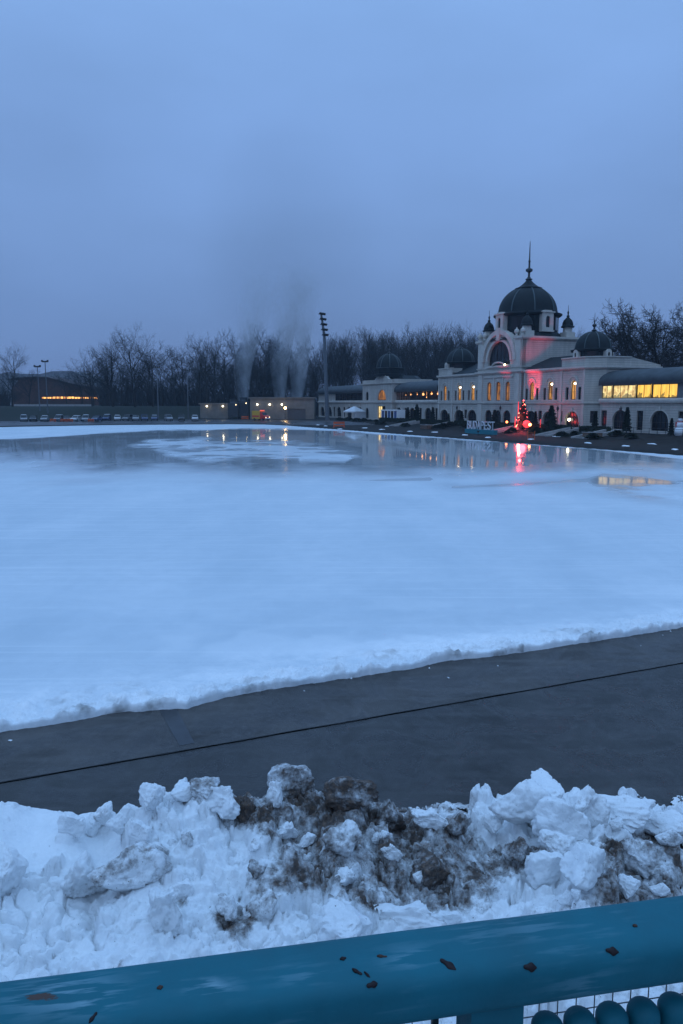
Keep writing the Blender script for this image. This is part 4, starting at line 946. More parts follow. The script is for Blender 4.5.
# debris stuck to the handrail
M['leaf'] = mat('dead_leaf', (.018, .010, .011), .6, .3, var=.3, vscale=40)
M['leaf_b'] = mat('brown_leaf', (.07, .035, .022), .6, .3, var=.3, vscale=40)
def leaf(px, y, L, W, ang, label, mm='leaf'):
    q = rail_hit(px, y)
    if q is None: return
    e = 3.3; nrm = Vector((0, math.copysign(abs(q.y/.049)**(e-1), q.y)/.049, math.copysign(abs((q.z-zr)/.039)**(e-1), q.z-zr)/.039)).normalized()
    a = Vector((math.cos(ang), 0, 0))+nrm.cross(Vector((1, 0, 0)))*math.sin(ang); a.normalize(); c_ = nrm.cross(a).normalized()
    bb = MB(); N = 16; top_ = []; 
    for i in range(N+1):
        u = i/N; x = (u-.5)*L; hw = W/2*math.sin(math.pi*min(1, u*.96+.02))**.6*(1+.25*math.sin(9*u+px))
        for sgn, zz in ((-1, .0012), (0, .0022+.0012*math.sin(5*u)), (1, .0012)): top_.append(a*x+c_*(sgn*hw)+nrm*zz)
    fs = []
    for i in range(N):
        for k in range(2): fs.append((3*i+k, 3*i+k+1, 3*i+4+k, 3*i+3+k))
    low = [v-nrm*.0012 for v in top_]; n0 = len(top_)
    fs2 = [tuple(reversed([j+n0 for j in f_])) for f_ in fs]
    rim = [3*i for i in range(N+1)]+[3*N+1]+[3*i+2 for i in reversed(range(N+1))]+[1]
    fs3 = [(rim[i], rim[(i+1) % len(rim)], rim[(i+1) % len(rim)]+n0, rim[i]+n0) for i in range(len(rim))]
    rot = Matrix.Rotation(RROT, 3, 'Z'); bb.add([rot@v for v in top_+low], fs+fs2+fs3)
    o = bb.build('dead_leaf', M[mm], None, smooth=True, loc=rot@q+Vector((RM.x, RM.y, 4.35))); tag(o, label, 'leaf')
leaf(448, 965, .0205, .0075, -.75, 'dark slanting leaf scrap left of the pair near the middle of the handrail')
leaf(530, 967, .016, .0085, -.15, 'dark oval leaf scrap low on the handrail right of the middle')
leaf(612, 951, .016, .008, -.25, 'dark oval leaf scrap highest up at the right end of the handrail')
leaf(357, 972, .013, .004, -.7, 'thin dark twig scrap on the handrail near its middle')
leaf(372, 985, .013, .0065, .1, 'dark leaf scrap lowest on the handrail in the middle')
leaf(343, 959, .008, .005, .2, 'tiny dark speck of leaf on the handrail above the thin twig scrap')
leaf(382, 957, .012, .003, -.2, 'thin pale brown straw on the upper handrail near the middle', 'leaf_b')
leaf(367, 975, .009, .0025, -.9, 'short dark straw between the twig scrap and the lowest leaf')
leaf(635, 926, .006, .0045, 0, 'tiny brown speck of leaf on the far right of the handrail', 'leaf_b')
leaf(160, 988, .007, .005, .3, 'reddish brown speck of leaf on the left part of the handrail', 'leaf_b')
leaf(93, 1018, .012, .004, .9, 'dark sliver of leaf at the lower left of the handrail')

# ------------------------------------------------------------------ trees
def make_tree(seed, h, spread=.5, upright=.5, trunk_r=.32, fork=.25, dense=1.0, twr=.022):
    r_ = random.Random(seed); tr = MB(); cr = MB()
    def rv(s_): return Vector((r_.gauss(0, s_), r_.gauss(0, s_), r_.gauss(0, s_)))
    def branch(p, d_, L, r, lvl, maxl):
        n_ = 5 if lvl == 0 else (4 if lvl < 3 else 3)
        pts = [p]; d2 = d_.copy()
        for i in range(n_):
            d2 = (d2+rv(.10+.05*lvl)+Vector((0, 0, .05+.10*upright if lvl else .05))).normalized(); pts.append(pts[-1]+d2*L/n_)
        rad = [max(r*(1-.62*i/n_), twr*.6) for i in range(n_+1)]
        (tr if lvl == 0 else cr).tube(pts, rad, 7 if lvl == 0 else (5 if lvl == 1 else (4 if lvl == 2 else 3)), cap=False)
        if lvl >= maxl: return
        k = {0: r_.randint(9, 12), 1: r_.randint(6, 8), 2: r_.randint(5, 6), 3: int(4*dense+.5)}.get(lvl, 3)
        for i in range(k):
            f = fork+(1-fork)*(i+r_.random())/k if lvl == 0 else .2+.8*(i+r_.random())/k
            f = min(f, .99); j = min(int(f*n_), n_-1); q = pts[j].lerp(pts[j+1], f*n_-j); dd = (pts[j+1]-pts[j]).normalized()
            az = r_.uniform(0, 2*math.pi); side = dd.orthogonal().normalized(); side.rotate(Matrix.Rotation(az, 3, dd))
            an = R(r_.uniform(26, 58))*(1.3*spread+.35); nd = dd*math.cos(an)+side*math.sin(an)
            ll = L*r_.uniform(.34, .55)*(1.15-.45*f if lvl == 0 else 1.0)*(.8+.5*spread if lvl == 0 else 1)
            branch(q, nd.normalized(), ll, max(rad[j]*r_.uniform(.45, .62), twr*.7), lvl+1, maxl)
        if lvl > 0: branch(pts[-1], d2, L*.45, rad[-1], lvl+1, maxl)
    branch(Vector((0, 0, -.3)), Vector((r_.gauss(0, .03), r_.gauss(0, .03), 1)).normalized(), h*.80, trunk_r, 0, 4)
    zm = max(v[2] for v in cr.v); k = h/zm
    tr.v = [(x*k, y*k, z*k) for x, y, z in tr.v]; cr.v = [(x*k, y*k, z*k) for x, y, z in cr.v]
    def fast(mb, nm, m):
        me = bpy.data.meshes.new(nm); me.from_pydata(mb.v, [], mb.f); me.materials.append(m); me.update(); return me
    return fast(tr, 'trunk', M['bark']), fast(cr, 'crown', M['twig'])
TP = [make_tree(11+i, 25, .70, .30, .40, .24, 1.0, .026) for i in range(4)]+[make_tree(31+i, 28, .40, .8, .40, .24, .75, .026) for i in range(4)]
TBIG = make_tree(77, 24, .85, .12, .62, .16, 1.4, .048)
def tree(x, y, h, k, label, group=None, cat='tree', meshes=None, sx=1.0):
    me = meshes or TP[k]; base = 25 if (meshes or k < 4) else 28
    if meshes: base = 24
    o = empty('bare_tree', (x, y, terr_z(x, y)-.05 if y < 425 else .8), rnd.uniform(0, 6.28), label, cat, group); s_ = h/base; o.scale = (s_*sx, s_*sx, s_)
    link('trunk', me[0], o); link('crown', me[1], o); return o
prof = [(-40, 350), (0, 358), (30, 372), (76, 372), (90, 352), (105, 340), (150, 345), (165, 352), (180, 350), (200, 338), (220, 333), (235, 335), (262, 326), (290, 336), (310, 338), (330, 332), (350, 328), (372, 326), (400, 328), (430, 326), (455, 325), (480, 324), (520, 330), (575, 330), (610, 326), (700, 330)]
ppx = [p[0] for p in prof]; ppy = [p[1] for p in prof]
def topy(px): return float(np.interp(px, ppx, ppy))
GT = 'bare trees of the park wood behind the rink'
def tree_at(px, D, ty, k, label, group=None, **kw):
    p = at_y(px, 403, D); z0 = terr_z(p.x, p.y) if D < 425 else .8; top = at_y(px, ty-6, D).z
    return tree(p.x, p.y, max(8, top-z0), k, label, group, **kw)
for px_, D_, ty_, lb_ in ((29, 300, 372, 'slim bare tree before the left end of the brown hall'), (67, 305, 374, 'slim bare tree before the middle of the brown hall'), (82, 295, 366, 'slim bare tree before the right end of the brown hall')): tree_at(px_, D_, ty_, 1, lb_, sx=1.1)
# single trees that stand out
tree_at(12, 262, 347, 1, 'single spreading bare tree at the left edge beside the low brown hall', sx=.9)
tree_at(113, 258, 336, 0, 'tall rounded bare tree left of the tallest one, beyond the parked cars', sx=.95)
tree_at(135, 262, 325, 2, 'tallest rounded bare tree on the left, standing on the bank beyond the parked cars', sx=.9)
tree_at(153, 268, 343, 3, 'smaller bare tree just right of the tallest one on the left bank', sx=1.0)
tree_at(92, 272, 362, 1, 'low bare tree beside the right end of the brown hall', sx=1.2)
tree_at(206, 275, 336, 0, 'broad bare tree behind the two lit sheds, left of the steam', sx=.9)
tree_at(262, 278, 325, 2, 'tall bare tree rising between the steam plumes', sx=.85)
tree_at(654, 165, 300, 0, 'large spreading bare tree close behind the glazed right wing', meshes=TBIG, sx=1.15)
tree_at(700, 172, 296, 0, 'second large bare tree cut by the right frame edge behind the glazed wing', meshes=TBIG, sx=1.2)
tree_at(636, 205, 318, 0, 'thinner bare tree half hidden behind the large one near the right wing', meshes=TBIG, sx=1.0)
tree_at(671, 150, 308, 0, 'bare tree nearest behind the glazed wing, overlapping the large one', meshes=TBIG, sx=1.1)
tree_at(622, 185, 325, 3, 'smaller bare tree left of the large one behind the right wing', sx=1.1)
tree_at(684, 178, 308, 1, 'bare tree at the right frame edge behind the glazed wing', sx=1.0)
tree_at(598, 200, 338, 2, 'bare tree behind the small right dome', sx=1.0)
i = 0
for row, (D0, step) in enumerate(((292, 13), (306, 10.0), (330, 10), (368, 11))):
    px = -60+row*3
    while px < 560:
        left = px < 165
        if 16 < px < 90: px += step; continue
        D = D0+rnd.uniform(-7, 7)
        if px > 320: D += (px-320)*.02
        ty = topy(px)+(rnd.uniform(-3, 12) if row == 0 else (rnd.uniform(4, 22) if px > 318 else rnd.uniform(20, 38)))+(7 if left else 0)
        k = rnd.choice((0, 1, 2, 3)) if px < 310 else rnd.choice((4, 5, 6, 7))
        tree_at(px+rnd.uniform(-3, 3), D, ty, k, 'slender bare tree in the dense dark wood behind the rink', GT, sx=rnd.uniform(.8, 1.1) if px < 318 else rnd.uniform(.7, .95)); i += 1
        px += step
for j in range(16):
    px = 570+j*8.5; tree_at(px+rnd.uniform(-3, 3), 240+rnd.uniform(-15, 30), rnd.uniform(338, 352), rnd.randrange(8), 'slender bare tree in the wood behind the right half of the hall', 'bare trees behind the hall')
# undergrowth filling the wood floor: nobody could count it
r_ = random.Random(5); b = MB()
for i in range(13000):
    px = r_.uniform(-90, 760); D = r_.uniform(296, 400) if px < 545 else r_.uniform(215, 290)
    p = at_y(px, 403, D); z0 = terr_z(p.x, p.y) if D < 425 else .8
    hh = r_.uniform(2, 10.5)*(1 if px > 70 else .75); w_ = r_.uniform(.05, .13); dx = r_.gauss(0, .25)*hh; a = r_.uniform(0, 3.14)
    if 10 < px < 100 and D < 405: continue
    c_, s_ = math.cos(a)*w_, math.sin(a)*w_
    b.add([(p.x-c_, p.y-s_, z0), (p.x+c_, p.y+s_, z0), (p.x+dx*.4, p.y+dx*.2, z0+hh*.6), (p.x+dx, p.y, z0+hh)], [(0, 1, 2), (1, 3, 2), (0, 2, 3)])
me = bpy.data.meshes.new('undergrowth'); me.from_pydata(b.v, [], b.f); me.materials.append(M['twig']); tag(link('undergrowth', me), kind='stuff')
# conifers along the facade
M['needle'] = mat('needles', (.016, .028, .018), .85, .2, var=.4, vscale=1.5); M['hedge'] = mat('hedge_leaves', (.022, .032, .020), .85, .2, var=.4, vscale=1.2)
def conifer_mesh(seed, h=4.0, r=.8, n=2600, m='needle', nm='crown', shape=None):
    rr_ = random.Random(seed); bb = MB()
    for i in range(n):
        u = rr_.random()**.8; z = .25+u*(h-.3); rad = (r*(1-u)**.75*(.75+.25*math.sin(u*40+rr_.random())))*rr_.uniform(.55, 1.08); a = rr_.uniform(0, 6.283)
        p = Vector((rad*math.cos(a), rad*math.sin(a), z)); d_ = Vector((math.cos(a), math.sin(a), rr_.uniform(-.2, .9))).normalized(); L = rr_.uniform(.12, .28); s_ = d_.orthogonal().normalized()*L*.4; s_.rotate(Matrix.Rotation(rr_.uniform(0, 6.28), 3, d_))
        bb.add([p-s_, p+s_, p+d_*L], [(0, 1, 2)])
    bb.lathe([(r*.6, .3), (r*.5, h*.3), (r*.3, h*.6), (.03, h*.97)], 9)
    me = bpy.data.meshes.new(nm); me.from_pydata(bb.v, [], bb.f); me.materials.append(M[m]); return me
CM = [conifer_mesh(i, 4, .8+.15*i) for i in range(3)]
tm = MB(); tm.tube([(0, 0, 0), (0, 0, .6)], .1, 7); TM = tm.mesh('trunk', M['bark'])
def conifer(s, y, h, k, label, wide=1.0):
    p = hall(s, y); o = empty('conifer', (p.x, p.y, terr_z(p.x, p.y)-.02), rnd.uniform(0, 6), label, 'conifer', 'conifers in front of the hall'); o.scale = (h/4*wide, h/4*wide, h/4)
    link('trunk', TM, o); link('crown', CM[k], o); return o
def s_for(px, y):
    t_ = (px-341.5)/758; ax = HO.x+y*HY.x; ay = HO.y+y*HY.y
    return (t_*ay-ax)/(HX.x-t_*HX.y)
for px, y, h, k, w_, lb in ((408, -3.5, 3.9, 0, 1, 'left one of two dark conifers before the small dark gallery arches'), (417, -3.5, 4.6, 1, 1.1, 'tall rounded dark conifer in front of the left gallery'), (433, -2.5, 4.0, 0, 1, 'dark conifer at the left end of the central hall'), (495, -3, 3.6, 2, 1.1, 'bushy dark conifer below the three tall windows'),
                           (536, -3, 3.4, 0, 1.0, 'dark conifer right of the red lit Christmas tree'), (552, -5, 4.6, 2, 1.1, 'broad dark conifer before the second arch right of the Christmas tree'), (596, -2.5, 3.6, 0, 1.0, 'dark conifer at the chamfered corner of the hall'), (628, -1.2, 4.3, 1, .9, 'tall dark conifer half covering the first arch of the glazed wing'), (673, -1.5, 2.7, 0, 1.0, 'small conical conifer near the right frame edge'), (462, -2.6, 3.2, 1, 1, 'dark conifer before the left arches of the central hall'), (449, -2.6, 2.6, 0, .9, 'small dark conifer at the second left arch')):
    conifer(s_for(px, y), y, h, k, lb, w_)
SHM = [conifer_mesh(40+i, 1.0, .8, 420, 'hedge', 'shrub') for i in range(4)]
rs_ = random.Random(12)
for i in range(46):
    s = rs_.uniform(-70, 56); y = rs_.uniform(-12, -6.0)
    if min(abs(s-q_) for q_ in (-29.5, -12.9, 13.8, 30.0, 39.6)) < 2.6: continue
    p = hall(s, y); o = link('shrub', SHM[i % 4], None, (p.x, p.y, terr_z(p.x, p.y)-.1), rs_.uniform(0, 6)); k_ = rs_.uniform(.7, 1.5); o.scale = (k_*1.4, k_*1.4, k_*.8); tag(o, 'low dark shrub on the slope between the hall terrace and the ice', 'shrub', 'low shrubs on the terrace slope')
def terrace_rail(s0, s1, y, label):
    p = hall((s0+s1)/2, y); L = s1-s0; o = empty('terrace_rail', (p.x, p.y, terr_z(p.x, p.y)-.02), HROT, label, 'railing', 'thin dark rails along the terrace')
    b = MB(); n_ = int(L/1.6)
    for i in range(n_+1): x = -L/2+L*i/n_; b.box(x-.03, x+.03, -.03, .03, 0, 1.05)
    b.build('posts', M['iron'], o); b = MB(); b.box(-L/2, L/2, -.035, .035, 1.05, 1.11); b.box(-L/2, L/2, -.02, .02, .5, .54); b.build('rails', M['iron'], o)
terrace_rail(15.4, 28.4, -3.2, 'thin dark rail before the right arches of the hall'); terrace_rail(31.6, 38.0, -3.0, 'thin dark rail between the two right stair flights'); terrace_rail(41.2, 58, -3.0, 'thin dark rail before the glazed right wing'); terrace_rail(-11.0, 12, -3.2, 'thin dark rail behind the hedge below the great arch')
def hedge(s0, s1, y, h, label):
    p = hall((s0+s1)/2, y); L = s1-s0; bb = MB(); rr_ = random.Random(int(s0*10)); z0 = terr_z(p.x, p.y)
    bb.box(-L/2+.1, L/2-.1, -.4, .4, 0, h*.85)
    for i in range(int(L*170)):
        x = rr_.uniform(-L/2, L/2); yy = rr_.choice((-1, 1, rr_.uniform(-1, 1)))*.45; z = rr_.uniform(.05, h) if abs(yy) > .44 else h*.88
        q = Vector((x, yy, z)); d_ = Vector((rr_.gauss(0, 1), rr_.gauss(0, 1), rr_.gauss(0, 1))).normalized()*.17; e_ = d_.orthogonal()*.6
        bb.add([q-e_, q+e_, q+d_], [(0, 1, 2)])
    me = bpy.data.meshes.new('hedge'); me.from_pydata(bb.v, [], bb.f); me.materials.append(M['hedge']); tag(link('hedge', me, None, (p.x, p.y, z0-.02), HROT), label, 'hedge')
for s0, s1, lb in ((-28, -14.5, 'low dark hedge in front of the left arches of the central hall'), (-11.5, 12.5, 'long low dark hedge below the great arch and the Christmas tree'), (15.2, 28.6, 'low dark hedge in front of the right arches of the central hall'), (31.5, 38.6, 'low dark hedge between the two right stair flights'), (-52, -31, 'low dark hedge along the left gallery')):
    hedge(s0, s1, -4.2, 1.1, lb)
# ------------------------------------------------------------------ stairs, sign, Christmas tree, small things by the rink
M['pale_stone'] = mat('pale_stone', (.34, .33, .32), .8, .3, var=.25, vscale=1.5)
M['snow'] = mat('patch_snow', (.80, .83, .85), .7, .2, var=.06, vscale=2, bump=.6, bscale=5)
for s, lb in ((-29.5, 'stone stair flight left of the rink sign, at the end of the hall'), (-12.9, 'stone stair flight just left of the white lettered sign'), (13.8, 'stone stair flight below the red lit Christmas tree'), (30.0, 'stone stair flight at the right corner of the hall'), (39.6, 'rightmost stone stair flight before the glazed wing')):
    p = hall(s, -7.2); o = empty('stair_flight', (p.x, p.y, 0), HROT, lb, 'stairs', 'stair flights from the terrace to the rink')
    b = MB()
    for i in range(7): b.box(-1.2, 1.2, -4.0+i*.95, -4.0+(i+1)*.95, .1, .38+.108*i)
    b.build('steps', M['stone'], o)
    for q in (-1.4, 1.4):
        b = MB(); b.add([(q-.2, -4.3, 0), (q+.2, -4.3, 0), (q+.2, 3.0, 0), (q-.2, 3.0, 0), (q-.2, -4.3, .55), (q+.2, -4.3, .55), (q+.2, 3.0, 1.75), (q-.2, 3.0, 1.75)], [(0, 1, 2, 3), (4, 5, 6, 7), (0, 1, 5, 4), (1, 2, 6, 5), (2, 3, 7, 6), (3, 0, 4, 7)]); b.build('side_wall', M['pale_stone'], o)
# sign
SGY = -16.0; sa, sb = s_for(467.5, SGY), s_for(496.3, SGY); L = sb-sa; p = hall((sa+sb)/2, SGY); z0 = terr_z(p.x, p.y)
M['sign_teal'] = mat('sign_teal', (.02, .19, .24), .5, .4, var=.1); M['white'] = mat('white_paint', (.80, .81, .82), .5, .4, var=.04)
M['letter'] = mat('letter_white', (.55, .57, .60), .6, .3, var=.08)
sg_ = empty('rink_sign', (p.x, p.y, z0-.02), HROT, 'big white BUDAPEST letters on a teal plinth at the rink edge', 'sign')
b = MB(); b.box(-L/2, L/2, -.45, .45, 0, .85); b.build('plinth', M['sign_teal'], sg_)
cu = bpy.data.curves.new('letters_tmp', 'FONT'); 
word = 'BUDAPEST'; slot = L/len(word)*.965
for i, ch in enumerate(word):
    c_ = bpy.data.curves.new('t', 'FONT'); c_.body = ch; c_.size = 1.9; c_.extrude = .07; c_.offset = .012; c_.align_x = 'CENTER'
    o = bpy.data.objects.new('t', c_); col.objects.link(o); bpy.context.view_layer.update()
    me = bpy.data.meshes.new_from_object(o.evaluated_get(bpy.context.evaluated_depsgraph_get())); bpy.data.objects.remove(o); bpy.data.curves.remove(c_)
    xs_ = [v.co.x for v in me.vertices]; ys_ = [v.co.y for v in me.vertices]; wx = max(xs_)-min(xs_); hy_ = max(ys_)-min(ys_)
    for v in me.vertices: v.co = Vector(((v.co.x-(max(xs_)+min(xs_))/2)*(slot*.86/wx), -v.co.z, .86+(v.co.y-min(ys_))*(1.55/hy_)))
    me.materials.clear(); me.materials.append(M['letter']); me.name = 'letter'; link('letter', me, sg_, (-L/2+L*.018+slot*(i+.5), -.1, 0))
bpy.data.curves.remove(cu)
# Christmas tree, hung with red lights
CY = -5.0; cs = s_for(523.5, CY); p = hall(cs, CY); z0 = terr_z(p.x, p.y)
xt = empty('christmas_tree', (p.x, p.y, z0), 0, 'Christmas tree glowing with red lights in front of the hall', 'christmas tree')
link('trunk', TM, xt); link('crown', conifer_mesh(9, 5.4, 1.5, 2600), xt)
rr_ = random.Random(4); 
b = MB(); bw = MB()
for i in range(80):
    u = rr_.random()**1.4; rad = 1.5*(1-u)**.75*rr_.uniform(.75, 1.08); a = rr_.uniform(0, 6.283); z = .5+u*4.9
    (b if i % 3 else bw).sphere((rad*math.cos(a), rad*math.sin(a), z), .05, 5, 4)
b.build('red_fairy_lights', M['bulb_red'], xt); bw.build('warm_fairy_lights', M['bulb'], xt)
b = MB(); b.lathe([(.02, 5.3), (.12, 5.5), (.02, 5.7)], 6); b.build('tree_top', M['bulb_red'], xt)
# glowing red ball ornament and lamp beside the tree
M['tube_glow'] = mat('light_tube_glow', (.5, .03, .04), .4, emit=(1, .07, .09), estr=.75)
M['red_glow'] = mat('red_lantern', (.5, .03, .04), .4, emit=(1, .06, .07), estr=1.3)
p2 = hall(s_for(527.5, -6.2), -6.2); z2 = terr_z(p2.x, p2.y)
o = empty('red_ball_ornament', (p2.x, p2.y, z2), 0, 'large glowing red ball ornament at the foot of the Christmas tree', 'ornament')
b = MB(); b.sphere((0, 0, 1.25), .72, 20, 12); b.build('ball', M['red_glow'], o, smooth=True); b = MB(); b.lathe([(.22, 1.92), (.22, 2.1), (.1, 2.15)], 10); b.build('cap', M['iron'], o); b = MB(); b.lathe([(.5, 0), (.5, .2), (.3, .35)], 12); b.build('stand', M['iron'], o)
p3 = hall(s_for(530.5, -7.2), -7.2); z3 = terr_z(p3.x, p3.y)
o = empty('flood_lamp', (p3.x, p3.y, z3), 0, 'small bright orange lamp on the ground before the red ball', 'lamp')
b = MB(); b.tube([(0, 0, 0), (0, 0, 1.2)], .05, 6); b.box(-.25, .25, -.1, .15, 1.15, 1.5); b.build('housing', M['iron'], o); b = MB(); b.sphere((0, -.2, 1.35), .26, 10, 7); b.build('bulb', mat('orange_bulb', (.8, .4, .2), emit=(1, .33, .10), estr=16), o)
for px, y, h, lb in ((518.5, -5.5, 5.4, 'tall glowing red light tube left of the Christmas tree'), (515.8, -6, 2.6, 'short glowing red light tube left of the tall one'), (541.3, -4.6, 2.0, 'glowing red light post right of the Christmas tree')):
    p = hall(s_for(px, y), y); z0 = terr_z(p.x, p.y); o = empty('light_tube', (p.x, p.y, z0), 0, lb, 'light tube', 'glowing tubes beside the Christmas tree')
    b = MB(); b.tube([(0, 0, .3), (0, 0, h)], .09, 8); b.build('tube', M['tube_glow'], o); b = MB(); b.lathe([(.25, 0), (.25, .12), (.12, .3)], 8); b.build('foot', M['iron'], o)
p = hall(s_for(507.5, -5), -5); o = empty('lantern', (p.x, p.y, terr_z(p.x, p.y)), 0, 'small orange lantern left of the Christmas tree', 'lantern')
b = MB(); b.tube([(0, 0, 0), (0, 0, 1.1)], .05, 6); b.build('stem', M['iron'], o); b = MB(); b.sphere((0, 0, 1.3), .24, 8, 6); b.build('globe', mat('orange_globe', (.8, .3, .1), emit=(1, .25, .08), estr=5), o)
def spot(name, loc, target, color, energy, size, blend=.4):
    l = bpy.data.lights.new(name, 'SPOT'); l.color = color; l.energy = energy; l.spot_size = R(size); l.spot_blend = .85; l.shadow_soft_size = .1
    o = bpy.data.objects.new(name, l); col.objects.link(o); o.location = loc; o.rotation_euler = (target-loc).to_track_quat('-Z', 'Y').to_euler(); return o
fl_p = hall(11.5, -6.5); fz_ = terr_z(fl_p.x, fl_p.y)
def floodlight(s, y, tgt, energy, size, lb):
    p = hall(s, y); z0 = terr_z(p.x, p.y); o = empty('red_floodlight', (p.x, p.y, z0), HROT, lb, 'floodlight', 'red floodlights below the facade')
    b = MB(); b.box(-.2, .2, -.2, .2, 0, .12); b.tube([(0, 0, .1), (0, 0, .5)], .04, 6); b.build('stand', M['iron'], o)
    b = MB(); b.lathe([(.12, .45), (.22, .55), (.22, .75)], 12, cap=True); b.build('housing', M['iron'], o)
    src = Vector((p.x, p.y, z0+.8)); src = src+(tgt-src).normalized()*.9; spot('red_spot', src, tgt, (1, .05, .10), energy, size)
floodlight(12.6, -4.9, hall(12.0, 0, 9.5), 9500, 33, 'red floodlight in front of the hedge aimed at the right windows')
floodlight(21.0, -18.5, hall(8.4, 2.6, 16.3), 21000, 10.5, 'red floodlight by the ice aimed at the flank of the great gable')
floodlight(5.5, -5.6, hall(1.5, -.6, 19.5), 5200, 32, 'red floodlight on the slope aimed at the great arch')
pl_ = bpy.data.lights.new('tree_glow', 'POINT'); pl_.color = (1, .06, .08); pl_.energy = 420; pl_.shadow_soft_size = .9
po = bpy.data.objects.new('tree_glow', pl_); col.objects.link(po); po.location = hall(s_for(525, -6.8), -7.4, 1.6)
for k_, (zz, en) in enumerate(((1.2, 260), (2.8, 190), (4.2, 90))):
    l2 = bpy.data.lights.new('tree_light', 'POINT'); l2.color = (1, .07, .07); l2.energy = en; l2.shadow_soft_size = .3; o2 = bpy.data.objects.new('tree_light', l2); col.objects.link(o2); o2.location = (xt.location.x-.95*(1-zz/6)-.2, xt.location.y-1.2*(1-zz/6), xt.location.z+zz)

# lamp posts, planters, tents, barriers on the terrace
def lamp_post_mesh():
    pm = MB(); pm.tube([(0, 0, 0), (0, 0, 3.4)], [.07, .045], 8); pm.lathe([(.16, 0), (.16, .2), (.09, .5)], 8); hd = MB(); hd.lathe([(.05, 3.4), (.2, 3.55), (.24, 3.95), (.1, 4.1), (.03, 4.3)], 8); hd.tube([(-.45, 0, 3.3), (0, 0, 3.45), (.45, 0, 3.3)], .03, 5)
    return pm.mesh('post', M['iron']), hd.mesh('lamp_head', M['iron'])
LPM = lamp_post_mesh()
for px, y, lb in ((558, -3.2, 'dark unlit lamp post before the arches right of the Christmas tree'), (621, -2, 'dark unlit lamp post before the first arch of the glazed wing'), (457, -3.2, 'dark unlit lamp post left of the lettered sign'), (500.5, -3.2, 'dark unlit lamp post below the great arch')):
    p = hall(s_for(px, y), y); o = empty('lamp_post', (p.x, p.y, terr_z(p.x, p.y)), HROT, lb, 'lamp post', 'unlit lamp posts along the terrace'); o.scale = (1, 1, 1.05); link('post', LPM[0], o); link('lamp_head', LPM[1], o)
M['timber'] = mat('planter_timber', (.16, .10, .07), .8, .2, var=.25, vscale=3)
for px, y, lb in ((594, -9.5, 'wooden planter box between the two right stair flights'), (427, -13, 'wooden planter box on the slope before the left gallery')):
    p = hall(s_for(px, y), y); z0 = terr_z(p.x, p.y); o = empty('planter_box', (p.x, p.y, z0-.05), HROT, lb, 'planter')
    b = MB()
    for q in (-1, 1): b.box(-1.6, 1.6, .6*q-.05, .6*q+.05, .1, .95); b.box(1.6*q-.05, 1.6*q+.05, -.6, .6, .1, .952)
    b.build('box', M['timber'], o); b = MB(); b.box(-1.75, 1.75, -.75, -.55, .953, 1.05); b.box(-1.75, 1.75, .55, .75, .953, 1.05); b.build('rim', M['pale_stone'], o)
    b = MB(); b.box(-1.5, 1.5, -.5, .5, .2, .85); b.build('soil', M['bark'], o)
# snow patches
def lump_mesh(seed):
    r = random.Random(seed); bm = bmesh.new(); bmesh.ops.create_icosphere(bm, subdivisions=3, radius=1)
    for v in bm.verts:
        f = 1+.28*noise.fractal(v.co*1.6+Vector((seed*3, 0, 0)), 1, 2, 4); v.co = Vector((v.co.x*f, v.co.y*f, max(v.co.z*f, -.15)))
    me = bpy.data.meshes.new('snow_patch'); bm.to_mesh(me); bm.free(); me.materials.append(M['snow']); me.polygons.foreach_set('use_smooth', [True]*len(me.polygons)); return me
LM = [lump_mesh(i) for i in range(5)]
patches = ((638, 440.5, 12, 'white oval snow patch before the right arches of the glazed wing'), (670, 442.5, 13, 'long snow patch at the right edge of the terrace'), (675, 449.5, 6, 'small round snow patch at the right edge close to the ice'), (626, 446, 6, 'small snow patch below the oval one near the ice'), (588, 443, 5, 'small snow patch below the wooden planter'), (557, 436.5, 8, 'snow patch at the foot of the right stair flight'),
           (546, 435.2, 27, 'long bright snow strip below the Christmas tree'), (531, 439.3, 7, 'snow patch beside the orange posts'), (465, 435, 6, 'snow patch at the left foot of the lettered sign'), (488, 437.5, 6, 'snow patch before the lettered sign'), (435, 432.2, 7, 'snow patch right of the left planter'), (306.6, 424, 4, None), (318, 425, 4, None), (325.7, 426, 4, None), (354, 424.6, 8, None), (365, 428, 6, None), (374, 424, 4, None), (382, 429.5, 7, None), (387, 426.3, 4, None), (410, 431.4, 6, None), (652, 444, 5, None), (340, 429, 5, None))
for i, (px, y, w_, lb) in enumerate(patches):
    p = at_z(px, y, .35)
    for _ in range(6): p = at_z(px, y, terr_z(p.x, p.y)+.05)
    d_ = (p-Vector((0, 0, CH))).length; a = w_*.5*d_/F
    o = link('snow_patch', LM[i % 5], None, (p.x, p.y, p.z-.02), rnd.uniform(-.3, .3)); o.scale = (a, max(.9, a*.5), .13); tag(o, lb or 'small snow patch left on the slope before the far left wing', 'snow patch', None if lb else 'small snow patches before the left wing')
